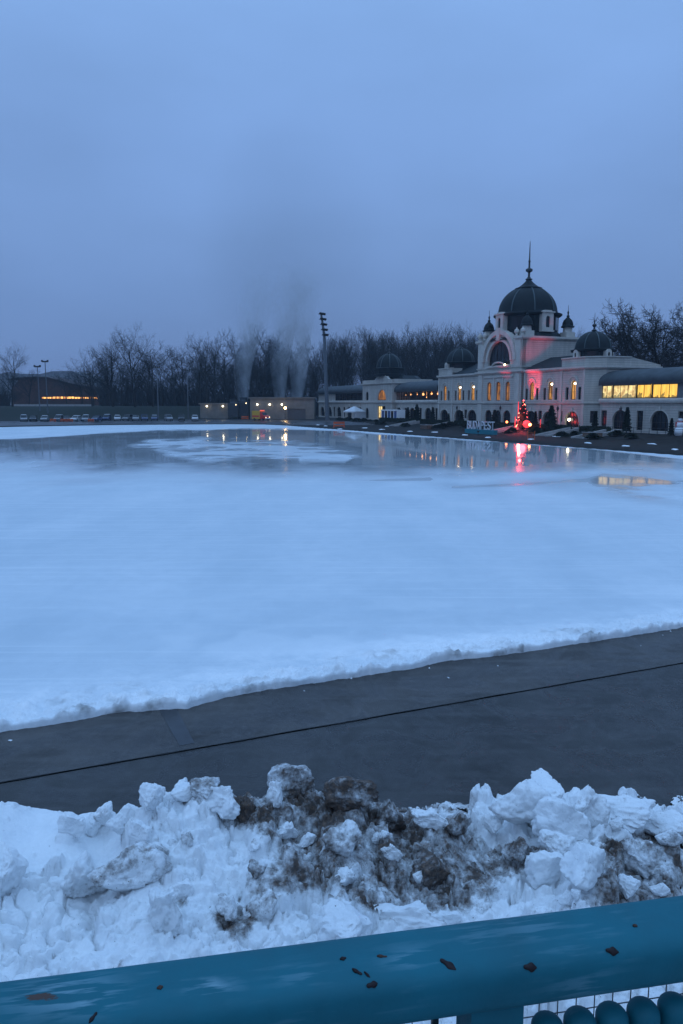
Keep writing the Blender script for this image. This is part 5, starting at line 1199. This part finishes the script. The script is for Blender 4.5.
# orange net posts by the ice, red barrier
M['orange'] = mat('orange_plastic', (.62, .11, .03), .5, .4, var=.15)
p = at_z(531, 440, .25); o = empty('safety_fence', (p.x, p.y, terr_z(p.x, p.y)), HROT, 'orange posts with netting at the ice edge below the Christmas tree', 'safety fence')
for q in (-.9, .9):
    b = MB(); b.tube([(q, 0, 0), (q, 0, 1.4)], .06, 6); b.build('post', M['orange'], o)
b = MB()
for i in range(5): b.box(-.9, .9, -.015, .015, .3+i*.2, .34+i*.2)
b.build('netting', M['orange'], o)
BARM = MB(); 
for q in (-.9, .9): BARM.box(q-.06, q+.06, -.06, .06, 0, 1.0); BARM.box(q-.1, q+.1, -.3, .3, 0, .06)
BARM.box(-.95, .95, -.07, .07, .62, .95); BARM.box(-.95, .95, -.065, .065, .2, .42); BAR = BARM.mesh('barrier', M['orange'])
def barrier(px, y, lb, sc_=1.0, rz=0.0):
    p = at_z(px, y, .6)
    for _ in range(6): p = at_z(px, y, terr_z(p.x, p.y))
    o = link('barrier', BAR, None, p, rz); o.scale = (sc_, sc_, sc_); tag(o, lb, 'barrier', 'orange plastic barriers round the rink')
barrier(339, 427.5, 'orange barrier alone before the far left wing', 1.4, .3)
for px, lb in ((53, 'leftmost orange barrier in the row of parked cars'), (63.5, 'orange barrier left of the closely spaced pair among the cars'), (70, 'right one of the closely spaced orange barriers among the cars'), (91, 'orange barrier between two pale cars'), (131.5, 'rightmost orange barrier among the parked cars'), (245, 'orange barrier left of the ambulance')):
    barrier(px, 421.8 if px < 200 else 419.5, lb, .85 if px < 200 else 1.1)
# tent kiosk, blue booth, snowman
p = hall(s_for(354.5, -3), -3); o = empty('market_tent', (p.x, p.y, terr_z(p.x, p.y)), HROT+.3, 'white peaked tent before the far left wing', 'tent')
M['canvas'] = mat('tent_canvas', (.62, .64, .66), .7, .2, var=.1, vscale=1)
b = MB(); b.add([(-2.8, -2.2, 2.5), (2.8, -2.2, 2.5), (2.8, 2.2, 2.5), (-2.8, 2.2, 2.5), (-.4, 0, 4.0), (.4, 0, 4.0), (-2.8, -2.2, 2.2), (2.8, -2.2, 2.2), (2.8, 2.2, 2.2), (-2.8, 2.2, 2.2)], [(0, 1, 5, 4), (1, 2, 5), (2, 3, 4, 5), (3, 0, 4), (0, 1, 7, 6), (1, 2, 8, 7), (2, 3, 9, 8), (3, 0, 6, 9)]); b.build('canopy', M['canvas'], o)
for x in (-2.7, 2.7):
    for y in (-2.1, 2.1): bb = MB(); bb.tube([(x, y, 0), (x, y, 2.4)], .05, 6); bb.build('pole', M['white'], o)
b = MB(); b.box(-2.65, 2.65, 2.0, 2.06, 0, 2.3); b.box(2.62, 2.66, -2, 1.99, 0, 2.3); b.build('side_sheet', M['canvas'], o)
M['blue'] = mat('blue_panel', (.03, .09, .24), .5, .4, var=.1)
p = hall(s_for(393, -3), -3); o = empty('ticket_booth', (p.x, p.y, terr_z(p.x, p.y)), HROT, 'blue and white booth in front of the far pavilion door', 'booth')
b = MB(); b.box(-5, 5, -1.2, 1.2, 0, .3); b.box(-5, 5, -1.25, 1.25, 2.9, 3.2)
for i in range(6): b.box(-5+i*1.94, -4.7+i*1.94, -1.2, 1.2, .3, 2.9)
b.build('frame', M['white'], o)
for i in range(5): bb = MB(); bb.box(-4.7+i*1.94, -3.06+i*1.94, -1.1, 1.1, .3, 2.9); bb.build('panel', M['blue'] if i % 2 == 0 else M['pane_dark'], o)
p = hall(s_for(681.5, -2), -2); o = empty('snowman', (p.x, p.y, terr_z(p.x, p.y)-.05), HROT, 'white snowman figure with a red scarf at the right edge of the terrace', 'snowman')
b = MB(); b.sphere((0, 0, .7), .8, 18, 12); b.sphere((0, 0, 1.75), .58, 18, 12); b.sphere((0, 0, 2.5), .4, 18, 12); b.build('body', M['white'], o, smooth=True)
b = MB(); b.lathe([(.36, 2.1), (.45, 2.18), (.36, 2.26)], 16); b.box(-.3, -.12, -.62, -.52, 1.5, 2.2); b.build('scarf', mat('red_cloth', (.5, .03, .03), .8, .2), o)
b = MB(); b.lathe([(.42, 2.8), (.42, 2.84), (.25, 2.86), (.24, 3.15)], 14); b.build('hat', M['iron'], o)
b = MB(); b.tube([(0, -.38, 2.5), (0, -.75, 2.47)], [.06, .01], 8); b.build('nose', M['orange'], o)

# ------------------------------------------------------------------ floodlight mast
p = at_z(327.5, 421.5, .9); MD = p.y; mz = terr_z(p.x, p.y)
o = empty('floodlight_mast', (p.x, p.y, mz-.05), 0, 'tall leaning floodlight mast with a stack of lamps at the left end of the building', 'floodlight mast')
M['galv'] = mat('galvanised_steel', (.10, .115, .13), .5, .5, metal=.2, var=.15)
tp = at_y(324.3, 335, MD)-p; tt = at_y(321.2, 314, MD)-p
b = MB(); b.tube([(0, 0, 0), tp*.5, tp, tt], [.62, .5, .38, .28], 10); b.build('mast', M['galv'], o)
fr_ = MB(); 
for i in range(5):
    c_ = tp.lerp(tt, i/4+.0); ca_, sa_ = math.cos(R(58)), math.sin(R(58)); Mr = Matrix.Translation(c_)@Matrix.Rotation(R(58), 4, 'Z'); bb = MB(); bb.box(-1.25, 1.25, -.1, .1, -.1, .04, Mr); bb.build('crossarm', M['galv'], o)
    for q in (-1.1, -.37, .37, 1.1):
        bb = MB(); Mx = Mr@Matrix.Translation(Vector((q, -.4, .15)))@Matrix.Rotation(R(35), 4, 'X'); bb.box(-.25, .25, -.16, .16, -.3, .3, Mx); bb.build('lamp', M['iron'], o)
b = MB(); b.box(-.7, .7, -.7, .7, 0, .35); b.build('base', M['stone'], o)

# ------------------------------------------------------------------ sheds, cooling plant, ambulance
M['shed'] = mat('shed_wall', (.21, .19, .165), .85, .2, var=.25, vscale=.5); M['shed_roof'] = mat('shed_roof', (.08, .08, .085), .8, .2, var=.2); M['shutter'] = mat('roller_shutter', (.10, .105, .11), .6, .3, var=.15)
def shed(name, px0, px1, ytop, D, depth, label, door=None, lamps=(), ly=404.5, dark=False, lm='bulb_white'):
    a = at_y(px0, 403, D); c_ = at_y(px1, 403, D); z0 = terr_z((a.x+c_.x)/2, D); zt = at_y((px0+px1)/2, ytop, D).z; W = c_.x-a.x
    o = empty(name, ((a.x+c_.x)/2, D, z0-.1), 0, label, 'building'); H_ = zt-z0
    hs = []
    if door:
        d0 = at_y(door[0], 403, D).x-(a.x+c_.x)/2; d1 = at_y(door[1], 403, D).x-(a.x+c_.x)/2; dz = at_y(0, door[2], D).z-z0; hs = [rect((d0+d1)/2, d1-d0, .05, dz)]
        b = MB(); b.box(d0, d1, .25, .3, .05, dz)
        for i in range(int(dz/.35)): b.box(d0, d1, .2, .26, .1+i*.35, .3+i*.35)
        b.build('roller_door', M['shutter'], o)
    b = MB(); b.wall([(-W/2, 0), (W/2, 0), (W/2, H_), (-W/2, H_)], hs, lambda q, d_, z: Vector((q, d_, z)), .3, depth); b.add([(-W/2, depth, 0), (W/2, depth, 0), (W/2, depth, H_), (-W/2, depth, H_)], [(0, 1, 2, 3)]); b.build('wall', M['shed'] if not dark else M['grey_panel'], o)
    b = MB(); b.box(-W/2-.4, W/2+.4, -.5, depth+.3, H_-.003, H_+.4); b.build('roof', M['shed_roof'] if dark else M['shed'], o)
    for lx in lamps:
        x, y = (lx if isinstance(lx, tuple) else (lx, ly)); q = at_y(x, y, D-.9); hk = MB(); hk.tube([(q.x-o.location.x, 0, q.z-z0+.35), (q.x-o.location.x, -.9, q.z-z0+.3)], .05, 5); la = hk.build('globe_lamp', M['iron'], o)
        bb = MB(); bb.sphere((q.x-o.location.x, -.9, q.z-z0+.05), .26, 10, 7); bb.build('bulb', M[lm], la)
    return o
shed('machine_hall', 250, 314, 398.2, 243, 12, 'long flat roofed machine hall with a roller door and wall lamps below the steam', (287.5, 305.5, 408.5), (257.3, 269.6, 281.8), 404.3)
shed('small_shed', 200, 229, 404, 246, 7, 'low flat shed with two wall lamps left of the machine hall', None, (206.8, 222.8), 406)
q = at_y(285.3, 408, 236); z0 = terr_z(q.x, 236); o = empty('yard_lamp', (q.x, 236, z0), 0, 'brightest yellow yard lamp on a pole before the roller door', 'lamp post')
b = MB(); b.tube([(0, 0, 0), (0, 0, q.z-z0)], .07, 6); b.build('pole', M['iron'], o); b = MB(); b.sphere((0, -.1, q.z-z0), .40, 10, 7); b.build('bulb', mat('yellow_bulb', (.8, .7, .4), emit=(1, .60, .22), estr=16), o)
yl_ = bpy.data.lights.new('yard_glow', 'POINT'); yl_.color = (1, .62, .28); yl_.energy = 140; yl_.shadow_soft_size = .5; yo = bpy.data.objects.new('yard_glow', yl_); col.objects.link(yo); yo.location = (q.x, 234.8, q.z)
M['plant'] = mat('cooling_steel', (.06, .068, .075), .5, .4, metal=.3, var=.25)
for px, D, sx, lb in ((233.5, 244, 1, 'left dark cooling tower between the shed and the machine hall'), (243.5, 247, 1.1, 'right dark cooling tower beside the machine hall')):
    q = at_y(px, 403, D); z0 = terr_z(q.x, D); o = empty('cooling_tower', (q.x, D, z0), 0, lb, 'cooling tower', 'cooling towers that give off steam'); o.scale = (sx, sx, sx)
    b = MB(); b.box(-1.6, 1.6, -1.6, 1.6, .8, 5.2)
    for i in range(10): b.box(-1.65, 1.65, -1.68, -1.55, 1.2+i*.38, 1.3+i*.38)
    b.build('casing', M['plant'], o); b = MB(); b.lathe([(1.2, 5.2), (1.1, 5.6), (1.25, 6.3)], 16, cap=False); b.build('fan_stack', M['plant'], o)
    b = MB()
    for x in (-1.4, 1.4):
        for y in (-1.4, 1.4): b.box(x-.12, x+.12, y-.12, y+.12, 0, .81)
    b.build('legs', M['iron'], o); b = MB(); b.sphere((1.0, -1.7, 4.6), .12, 6, 5); b.build('warning_lamp', M['bulb'], o)
# tall boiler stack lamps and low equipment: hedge like pipes
# ambulance
D = 226; q = at_y(261.5, 403, D); z0 = terr_z(q.x, D); A_ = empty('ambulance', (q.x, D, z0), R(52), 'red and yellow ambulance van with lit headlights before the machine hall', 'ambulance')
M['amb_y'] = mat('ambulance_yellow', (.62, .36, .04), .35, .5); M['amb_r'] = mat('ambulance_red', (.60, .045, .035), .35, .5); M['tyre'] = mat('tyre', (.012, .012, .013), .8, .3)
def extx(prof, x0, x1):
    n = len(prof); return [(x0, y, z) for y, z in prof]+[(x1, y, z) for y, z in prof], [(i, (i+1) % n, n+(i+1) % n, n+i) for i in range(n)]+[tuple(range(n)), tuple(range(n, 2*n))]
b = MB(); b.add(*extx([(-.2, .45), (3.0, .45), (3.0, 2.75), (2.9, 2.85), (0, 2.85), (-.2, 2.7)], -1.1, 1.1)); b.build('rear_body', M['amb_y'], A_)
b = MB(); b.add(*extx([(-2.4, .45), (-.2, .45), (-.2, 2.55), (-.7, 2.5), (-1.45, 1.55), (-2.35, 1.25), (-2.45, 1.0)], -1.03, 1.03)); b.build('cab', M['amb_r'], A_)
b = MB(); b.add([(-.9, -.78, 2.42), (.9, -.78, 2.42), (.95, -1.46, 1.58), (-.95, -1.46, 1.58)], [(0, 1, 2, 3)]); b.v = [(x, y-.03, z+.02) for x, y, z in b.v]; b.build('windscreen', M['pane_dark'], A_)
b = MB(); b.box(-1.115, 1.115, .1, 2.9, 1.0, 1.5); b.build('side_stripe', M['amb_r'], A_)
b = MB(); b.box(-.8, .8, -.45, -.1, 2.86, 3.05); b.build('light_bar', mat('beacon_red', (.6, .05, .05), .3, emit=(1, .12, .08), estr=1.2), A_)
b = MB(); b.box(-.98, .98, -2.5, -2.38, .45, .75); b.build('bumper', M['white'], A_)
for x in (-.75, .75): bb = MB(); bb.sphere((x, -2.42, .95), .15, 8, 6); bb.build('headlight', mat('headlight_glow', (.9, .8, .7), .3, emit=(1, .75, .45), estr=3), A_)
for x in (-.98, .98):
    for y in (-1.5, 2.0):
        bb = MB(); bb.lathe([(.16, -.13), (.38, -.13), (.38, .13), (.16, .13)], 16); bb.v = [(x+z, y+yy, .38+xx) for xx, yy, z in bb.v]; w_ = bb.build('wheel', M['tyre'], A_); bb = MB(); bb.lathe([(.02, -.14), (.2, -.14), (.2, .14), (.02, .14)], 10); bb.v = [(x+z, y+yy, .38+xx) for xx, yy, z in bb.v]; bb.build('rim', M['galv'], w_)

# ------------------------------------------------------------------ parked cars
CARC = {'silver': (.26, .27, .285), 'white': (.50, .51, .52), 'dark': (.02, .021, .024), 'blue': (.035, .06, .14), 'grey': (.16, .17, .18), 'red': (.35, .03, .03)}
for k, v in CARC.items(): M['car_'+k] = mat('car_paint_'+k, v, .25, .5, var=.05)
def loft(secs):
    n = len(secs[0]); vs = [p for s_ in secs for p in s_]; fs = []
    for i in range(len(secs)-1):
        for k in range(n): k2 = (k+1) % n; fs.append((i*n+k, i*n+k2, (i+1)*n+k2, (i+1)*n+k))
    fs += [tuple(reversed(range(n))), tuple((len(secs)-1)*n+k for k in range(n))]; return vs, fs
def car_meshes(suv):
    hgt = 1.66 if suv else 1.46
    def sec(y, w, z0, z1): return [(-w*.92, y, z0), (-w, y, (z0+z1)/2), (-w*.93, y, z1), (w*.93, y, z1), (w, y, (z0+z1)/2), (w*.92, y, z0)]
    b = MB(); b.add(*loft([sec(-2.15, .74, .42, .68), sec(-1.95, .86, .28, .80), sec(-.95, .89, .25, .95), sec(.3, .9, .25, .98), sec(1.6, .89, .25, 1.0), sec(2.02, .84, .30, .96), sec(2.15, .76, .42, .80)])); body = b.mesh('body', None, angle=40)
    g = MB(); g.add(*loft([[(-.82, -1.05, .93), (.82, -1.05, .93), (.82, -1.0, .95), (-.82, -1.0, .95)], [(-.8, -.9, .93), (.8, -.9, .93), (.66, -.35, hgt-.06), (-.66, -.35, hgt-.06)], [(-.8, 1.0, .95), (.8, 1.0, .95), (.66, .9, hgt-.04), (-.66, .9, hgt-.04)], [(-.78, 1.9 if suv else 1.6, .96), (.78, 1.9 if suv else 1.6, .96), (.64, 1.62 if suv else 1.05, hgt-.1), (-.64, 1.62 if suv else 1.05, hgt-.1)]])); glass = g.mesh('windows', M['pane_dark'])
    r = MB(); e = 1.6 if suv else 1.1; r.box(-.64, .64, -.32, e, hgt-.055, hgt)
    for x in (-.69, .69): r.tube([(x*1.15, -.98, .95), (x*.97, -.36, hgt-.05)], .035, 4); r.tube([(x*.97, e-.1, hgt-.05), (x*1.14, e+.42, .97)], .045, 4); r.tube([(x*1.13, .35, .96), (x*.96, .35, hgt-.05)], .03, 4)
    roof = r.mesh('roof', None)
    w = MB(); w.lathe([(.2, -.1), (.32, -.1), (.32, .1), (.2, .1)], 16); w.v = [(z, y, x) for x, y, z in w.v]; wm = w.mesh('wheel', M['tyre'])
    ri = MB(); ri.lathe([(.02, -.105), (.21, -.105), (.21, .105), (.02, .105)], 10); ri.v = [(z, y, x) for x, y, z in ri.v]; rim = ri.mesh('rim', M['galv'])
    hl = MB(); hl.box(-.14, .14, -.05, .06, -.07, .07); hlm = hl.mesh('headlight', M['white'])
    sn = MB(); sn.box(-.6, .6, -.28, e-.04, hgt+.001, hgt+.07); snm = sn.mesh('snow_cover', M['snow'])
    return body, glass, roof, wm, rim, hlm, snm
CMS = [car_meshes(False), car_meshes(True)]
cars = ((24, 'silver', 1, 1, 'leftmost parked car, pale with snow on its roof'), (33.5, 'dark', 0, 0, 'black parked car beside the leftmost pale one'), (45, 'silver', 0, 1, 'silver parked car left of the first orange barrier'), (59, 'grey', 1, 1, 'grey parked car between the first two orange barriers'), (66.5, 'dark', 0, 0, 'dark parked car hidden between the orange barriers'), (76.5, 'white', 0, 1, 'white parked car right of the orange barrier pair'), (86, 'silver', 1, 1, 'silver parked car left of the single orange barrier'), (97, 'blue', 0, 0, 'blue parked car right of the single orange barrier'), (107, 'blue', 1, 1, 'blue parked car with snow on its roof left of a white one'), (117.5, 'white', 0, 1, 'white parked car in the middle of the row below the tallest trees'), (128, 'grey', 1, 0, 'grey parked car left of the rightmost barrier'), (136, 'silver', 0, 0, 'silver parked car right of the rightmost barrier'), (144.5, 'blue', 1, 0, 'dark blue parked car left of the twin lamp pole'), (154.5, 'blue', 0, 1, 'blue parked car with a white roof beside the twin lamp pole'), (168.5, 'silver', 1, 0, 'silver parked car right of the twin lamp pole'), (181.5, 'dark', 1, 0, 'black parked car second from the right end of the row'), (195, 'white', 0, 1, 'rightmost parked car, white, next to the low shed'))
for px, c_, k, snow, lb in cars:
    p = at_z(px, 421.3-(px > 100)*.7, .8)
    for _ in range(5): p = at_z(px, 421.3-(px > 100)*.7, terr_z(p.x, p.y)+.04)
    bd, gl2, rf, wm, rim, hlm, snm = CMS[k]
    o = empty('parked_car', p, R(rnd.choice((8, 14, 20, -6))+rnd.uniform(-4, 4)), lb, 'car', 'cars parked in a row beyond the ice'); o.scale = (1.08,)*3
    bo = link('body', bd.copy(), o); bo.data.materials.clear(); bo.data.materials.append(M['car_'+c_]); ro = link('roof', rf.copy(), o); ro.data.materials.clear(); ro.data.materials.append(M['car_'+c_]); link('windows', gl2, o)
    for x in (-.78, .78):
        for y in (-1.3, 1.3): w_ = link('wheel', wm, o, (x, y, .32)); link('rim', rim, w_)
        link('headlight', hlm, o, (x*.8, -2.06, .66))
    if snow: link('snow_cover', snm, o)

# ------------------------------------------------------------------ left: lamp poles, brown hall, far roof, kerb line
def twin_pole(px, ytop, D, lb, lit=False):
    q = at_y(px, 403, D); z0 = terr_z(q.x, D); h = at_y(px, ytop, D).z-z0; o = empty('lamp_pole', (q.x, D, z0), 0, lb, 'lamp pole', 'tall unlit lamp poles round the rink')
    b = MB(); b.tube([(0, 0, 0), (0, 0, h)], [.2, .11], 8); b.build('pole', M['galv'], o)
    b = MB(); b.box(-.9, .9, -.06, .06, h-.1, h+.02); b.build('crossarm', M['galv'], o)
    for k_, x in enumerate((-.85, -.3, .3, .85)): bb = MB(); bb.box(x-.22, x+.22, -.35, .15, h+.03, h+.35+.25*(k_ in (0, 3))); bb.build('lamp', M['iron'], o)
twin_pole(39.5, 367, 240, 'left one of the paired lamp poles before the brown hall'); twin_pole(47.3, 362, 236, 'right, taller one of the paired lamp poles before the brown hall'); twin_pole(158, 368, 234, 'lamp pole standing among the parked cars'); twin_pole(188, 371, 238, 'lamp pole left of the low shed')
M['brick'] = mat('brown_brick', (.075, .032, .022), .9, .2, var=.35, vscale=.4); M['hall_roof'] = mat('brown_roof', (.06, .036, .032), .7, .3, var=.25, vscale=.2)
D = 402; a = at_y(12, 403, D); c_ = at_y(104, 403, D); z0 = terr_z(a.x, D); W = c_.x-a.x; hc = (a.x+c_.x)/2
o = empty('brown_hall', (hc, D, z0-.1), 0, 'low brown hall with a curved roof and a row of lit windows', 'building')
roofp = [(px, y) for px, y in ((8, 379), (20, 377.3), (34, 376.4), (47, 376.6), (58, 379.5), (70, 382.6), (84, 385.5), (107, 389))]
pts = [(at_y(px, y, D).x-hc, at_y(px, y, D).z-z0) for px, y in roofp]
zw = at_y(50, 389, D).z-z0
b = MB(); b.prism([(-W/2, 0), (W/2, 0), (W/2, zw-.5)]+[(x, z-.3) for x, z in reversed(pts) if -W/2 < x < W/2]+[(-W/2, zw)], lambda q, d_, z: Vector((q, d_, z)), 0, 24); b.build('wall', M['brick'], o)
b = MB(); b.add([v for x, z in pts for v in ((x, -1.2, z), (x, 26, z), (x, 26, z-.35), (x, -1.2, z-.35))], [(4*i+k, 4*i+4+k, 4*i+4+(k+1) % 4, 4*i+(k+1) % 4) for i in range(len(pts)-1) for k in range(4)]+[(0, 1, 2, 3), tuple(4*(len(pts)-1)+k for k in range(4))]); b.build('roof', M['hall_roof'], o)
rr_ = random.Random(8); px = 42.0
M['hall_lit'] = mat('hall_window_glow', (.3, .15, .05), .4, emit=(1, .47, .11), estr=2.2); M['hall_lit_dim'] = mat('hall_window_glow_dim', (.3, .15, .05), .4, emit=(1, .36, .08), estr=.9)
while px < 101:
    w_ = rr_.uniform(1.0, 2.6) if px < 78 else rr_.uniform(.9, 1.5); x0 = at_y(px, 397.5, D).x-hc; x1 = at_y(px+w_, 397.5, D).x-hc; z1 = at_y(px, 396.9-.4*(52 < px < 72), D).z-z0; zz = at_y(px, 398.4, D).z-z0
    if x1 < W/2-.2:
        b = MB(); b.box(x0-.08, x1+.08, -.1, .05, zz-.1, z1+.1); f_ = b.build('window', M['wood_dark'], o); b = MB(); b.box(x0, x1, -.14, -.105, zz, z1); b.build('pane', M['hall_lit' if rr_.random() < .6 else 'hall_lit_dim'], f_)
    px += w_+rr_.uniform(.25, .9 if px < 78 else 1.6)
a = at_y(14, 404.5, 290); c_ = at_y(92, 404.5, 290); zz = terr_z(a.x, 290)
b = MB(); b.box(a.x, c_.x, 290, 290.5, zz-.3, at_y(50, 404.2, 290).z); tag(b.build('low_wall', M['pale_stone']), 'long low pale wall along the foot of the brown hall', 'wall')
M['pale_roof'] = mat('pale_roof', (.20, .21, .23), .7, .3, var=.15, vscale=.1)
D = 520; pts = [(at_y(px, y, D).x, at_y(px, y, D).z) for px, y in ((-20, 385), (-5, 375), (8, 372), (22, 374), (40, 374), (52, 371.2), (72, 371), (86, 377), (92, 386))]
b = MB(); b.prism([(x, z) for x, z in pts]+[(pts[-1][0], 1.0), (pts[0][0], 1.0)], lambda q, d_, z: Vector((q, d_, z)), D, D+40); o = b.build('distant_hall', M['pale_roof']); tag(o, 'pale roofed distant building rising behind the brown hall', 'building')

# ------------------------------------------------------------------ steam
def steam_mat(name, colr, dens, absb, scale, lo=.4, hi=.75, soft=True, fade=None):
    m = bpy.data.materials.new(name); m.use_nodes = True; nt = m.node_tree; nt.nodes.remove(nt.nodes['Principled BSDF']); t = NT(m)
    tc = t.n('TexCoord'); v = t.n('PrincipledVolume') if False else nt.nodes.new('ShaderNodeVolumePrincipled'); v.inputs['Color'].default_value = (*colr, 1); v.inputs['Absorption Color'].default_value = (*absb, 1); v.inputs['Anisotropy'].default_value = .1
    mp = t.n('Mapping'); mp.inputs['Scale'].default_value = scale; t.l(tc.outputs['Object'], mp.inputs[0]); nz = t.n('TexNoise'); nz.inputs['Scale'].default_value = 1; nz.inputs['Detail'].default_value = 4; nz.inputs['Distortion'].default_value = .8; t.l(mp.outputs[0], nz.inputs['Vector'])
    den = t.ramp(nz.outputs['Fac'], [(lo, 0.0), (hi, 1.0)])
    sp = t.n('SeparateXYZ'); t.l(tc.outputs['Generated'], sp.inputs[0])
    def q(o_, s_): x = t.math('SUBTRACT', o_, .5); return t.math('MULTIPLY', t.math('MULTIPLY', x, x), s_)
    r2 = t.math('ADD', q(sp.outputs['X'], 4), q(sp.outputs['Y'], 4))
    if fade is None: r2 = t.math('ADD', r2, q(sp.outputs['Z'], 4))
    fall = t.ramp(r2, [(.0, 1.0), (.35, .6), (1.0, 0.0)])
    den = t.math('MULTIPLY', den, fall)
    if fade: den = t.math('MULTIPLY', den, t.ramp(sp.outputs['Z'], fade))
    t.l(t.math('MULTIPLY', den, dens), v.inputs['Density']); t.l(v.outputs[0], t.out.inputs['Volume']); return m
M['plume'] = steam_mat('steam_plume', (.84, .92, 1.0), .42, (.5, .5, .5), (.26, .26, .15), .34, .66, fade=[(0.0, 1.0), (.25, .8), (.6, .26), (1.0, 0.0)])
M['cloud'] = steam_mat('steam_cloud', (.22, .26, .33), .042, (.2, .2, .2), (.055, .055, .042), .37, .66)
for px, D, ht, lb in ((243, 252, 40, 'left pale steam plume rising over the cooling towers'), (280, 254, 44, 'middle pale steam plume rising over the machine hall'), (297, 256, 42, 'right pale steam plume rising over the machine hall')):
    q = at_y(px, 396, D); p1 = at_y(px+3+.02*px, 335, D)
    n = 16; rings = []
    b = MB(); pts = []; rad = []
    for i in range(9):
        u = i/8; pts.append((2.0*math.sin(u*4+px)*u+u*u*5.5, 1.5*math.sin(u*5+px)*u, u*ht)); rad.append(1.9+5.2*u)
    b.tube(pts, rad, 14); o = b.build('steam_plume', M['plume'], None, loc=(q.x, D, q.z-1.5)); tag(o, lb, 'steam', 'steam plumes over the machine hall')
q = at_y(291, 250, 258); b = MB(); b.sphere((0, 0, 0), 1, 24, 16); o = b.build('smoke_cloud', M['cloud'], None, loc=q); o.scale = (33, 18, 48); tag(o, 'grey smoke cloud drifting in the sky above the steam plumes', 'smoke')

# ------------------------------------------------------------------ air
hz = bpy.data.materials.new('mist'); hz.use_nodes = True; nt = hz.node_tree; nt.nodes.remove(nt.nodes['Principled BSDF']); v = nt.nodes.new('ShaderNodeVolumePrincipled'); v.inputs['Color'].default_value = (.62, .80, .96, 1); v.inputs['Density'].default_value = .00026; v.inputs['Anisotropy'].default_value = .0
nt.links.new(v.outputs[0], nt.nodes['Material Output'].inputs['Volume'])
b = MB(); b.box(-700, 700, -60, 720, -1.7, 110); tag(b.build('haze', hz), kind='stuff')

# ------------------------------------------------------------------ sky, sun, camera
w = bpy.data.worlds.new('World'); sc.world = w; w.use_nodes = True; nt = w.node_tree; bg = nt.nodes['Background']
sky = nt.nodes.new('ShaderNodeTexSky'); sky.sky_type = 'NISHITA'; sky.sun_disc = False; sky.sun_elevation = R(3); sky.sun_rotation = R(200)
tc = nt.nodes.new('ShaderNodeTexCoord'); sp = nt.nodes.new('ShaderNodeSeparateXYZ'); nt.links.new(tc.outputs['Generated'], sp.inputs[0])
rp = nt.nodes.new('ShaderNodeValToRGB'); e = rp.color_ramp.elements
SKYC = [(0.0, (.128, .226, .47)), (.10, (.148, .260, .53)), (.2, (.180, .318, .63)), (.3, (.205, .366, .72)), (.45, (.235, .424, .81)), (1.0, (.48, .88, 1.52))]
while len(e) < len(SKYC): e.new(.5)
for el, (p_, c_) in zip(e, SKYC): el.position = p_; el.color = (*c_, 1)
nt.links.new(sp.outputs['Z'], rp.inputs['Fac'])
nz = nt.nodes.new('ShaderNodeTexNoise'); nz.inputs['Scale'].default_value = 2.2; nz.inputs['Detail'].default_value = 4; nz.inputs['Roughness'].default_value = .45
mp = nt.nodes.new('ShaderNodeMapping'); mp.inputs['Scale'].default_value = (1, 1, 2.6); nt.links.new(tc.outputs['Generated'], mp.inputs[0]); nt.links.new(mp.outputs[0], nz.inputs['Vector'])
mr = nt.nodes.new('ShaderNodeMapRange'); mr.inputs['From Min'].default_value = .3; mr.inputs['From Max'].default_value = .7; mr.inputs['To Min'].default_value = .90; mr.inputs['To Max'].default_value = 1.10; nt.links.new(nz.outputs['Fac'], mr.inputs['Value'])
mu = nt.nodes.new('ShaderNodeVectorMath'); mu.operation = 'SCALE'; nt.links.new(rp.outputs['Color'], mu.inputs[0]); nt.links.new(mr.outputs['Result'], mu.inputs['Scale'])
sk = nt.nodes.new('ShaderNodeVectorMath'); sk.operation = 'SCALE'; sk.inputs['Scale'].default_value = .006; nt.links.new(sky.outputs['Color'], sk.inputs[0])
ad = nt.nodes.new('ShaderNodeVectorMath'); ad.operation = 'ADD'; nt.links.new(mu.outputs[0], ad.inputs[0]); nt.links.new(sk.outputs[0], ad.inputs[1])
nt.links.new(ad.outputs[0], bg.inputs['Color']); bg.inputs['Strength'].default_value = 1.0
sl = bpy.data.lights.new('sun', 'SUN'); sl.energy = .14; sl.angle = R(60); sl.color = (.75, .85, 1.0); so = bpy.data.objects.new('sun', sl); col.objects.link(so); so.rotation_euler = (R(48), 0, R(-20))
cam = bpy.data.cameras.new('camera'); co = bpy.data.objects.new('camera', cam); col.objects.link(co); co.location = (0, 0, CH); co.rotation_euler = (R(90)-PITCH, 0, 0)
cam.sensor_fit = 'VERTICAL'; cam.sensor_height = 36; cam.lens = 36*F/1024; cam.clip_start = .05; cam.clip_end = 6000; sc.camera = co
sc.render.engine = 'CYCLES'; sc.cycles.use_denoising = True; sc.cycles.max_bounces = 6; sc.cycles.volume_bounces = 0; sc.cycles.transparent_max_bounces = 8; sc.cycles.volume_step_rate = 3; sc.cycles.volume_max_steps = 96; sc.cycles.sample_clamp_indirect = 6; sc.cycles.caustics_reflective = False; sc.cycles.caustics_refractive = False
vs_ = sc.view_settings; vs_.view_transform = 'Standard'; vs_.look = 'None'; vs_.exposure = 0; vs_.gamma = 1; vs_.use_curve_mapping = False
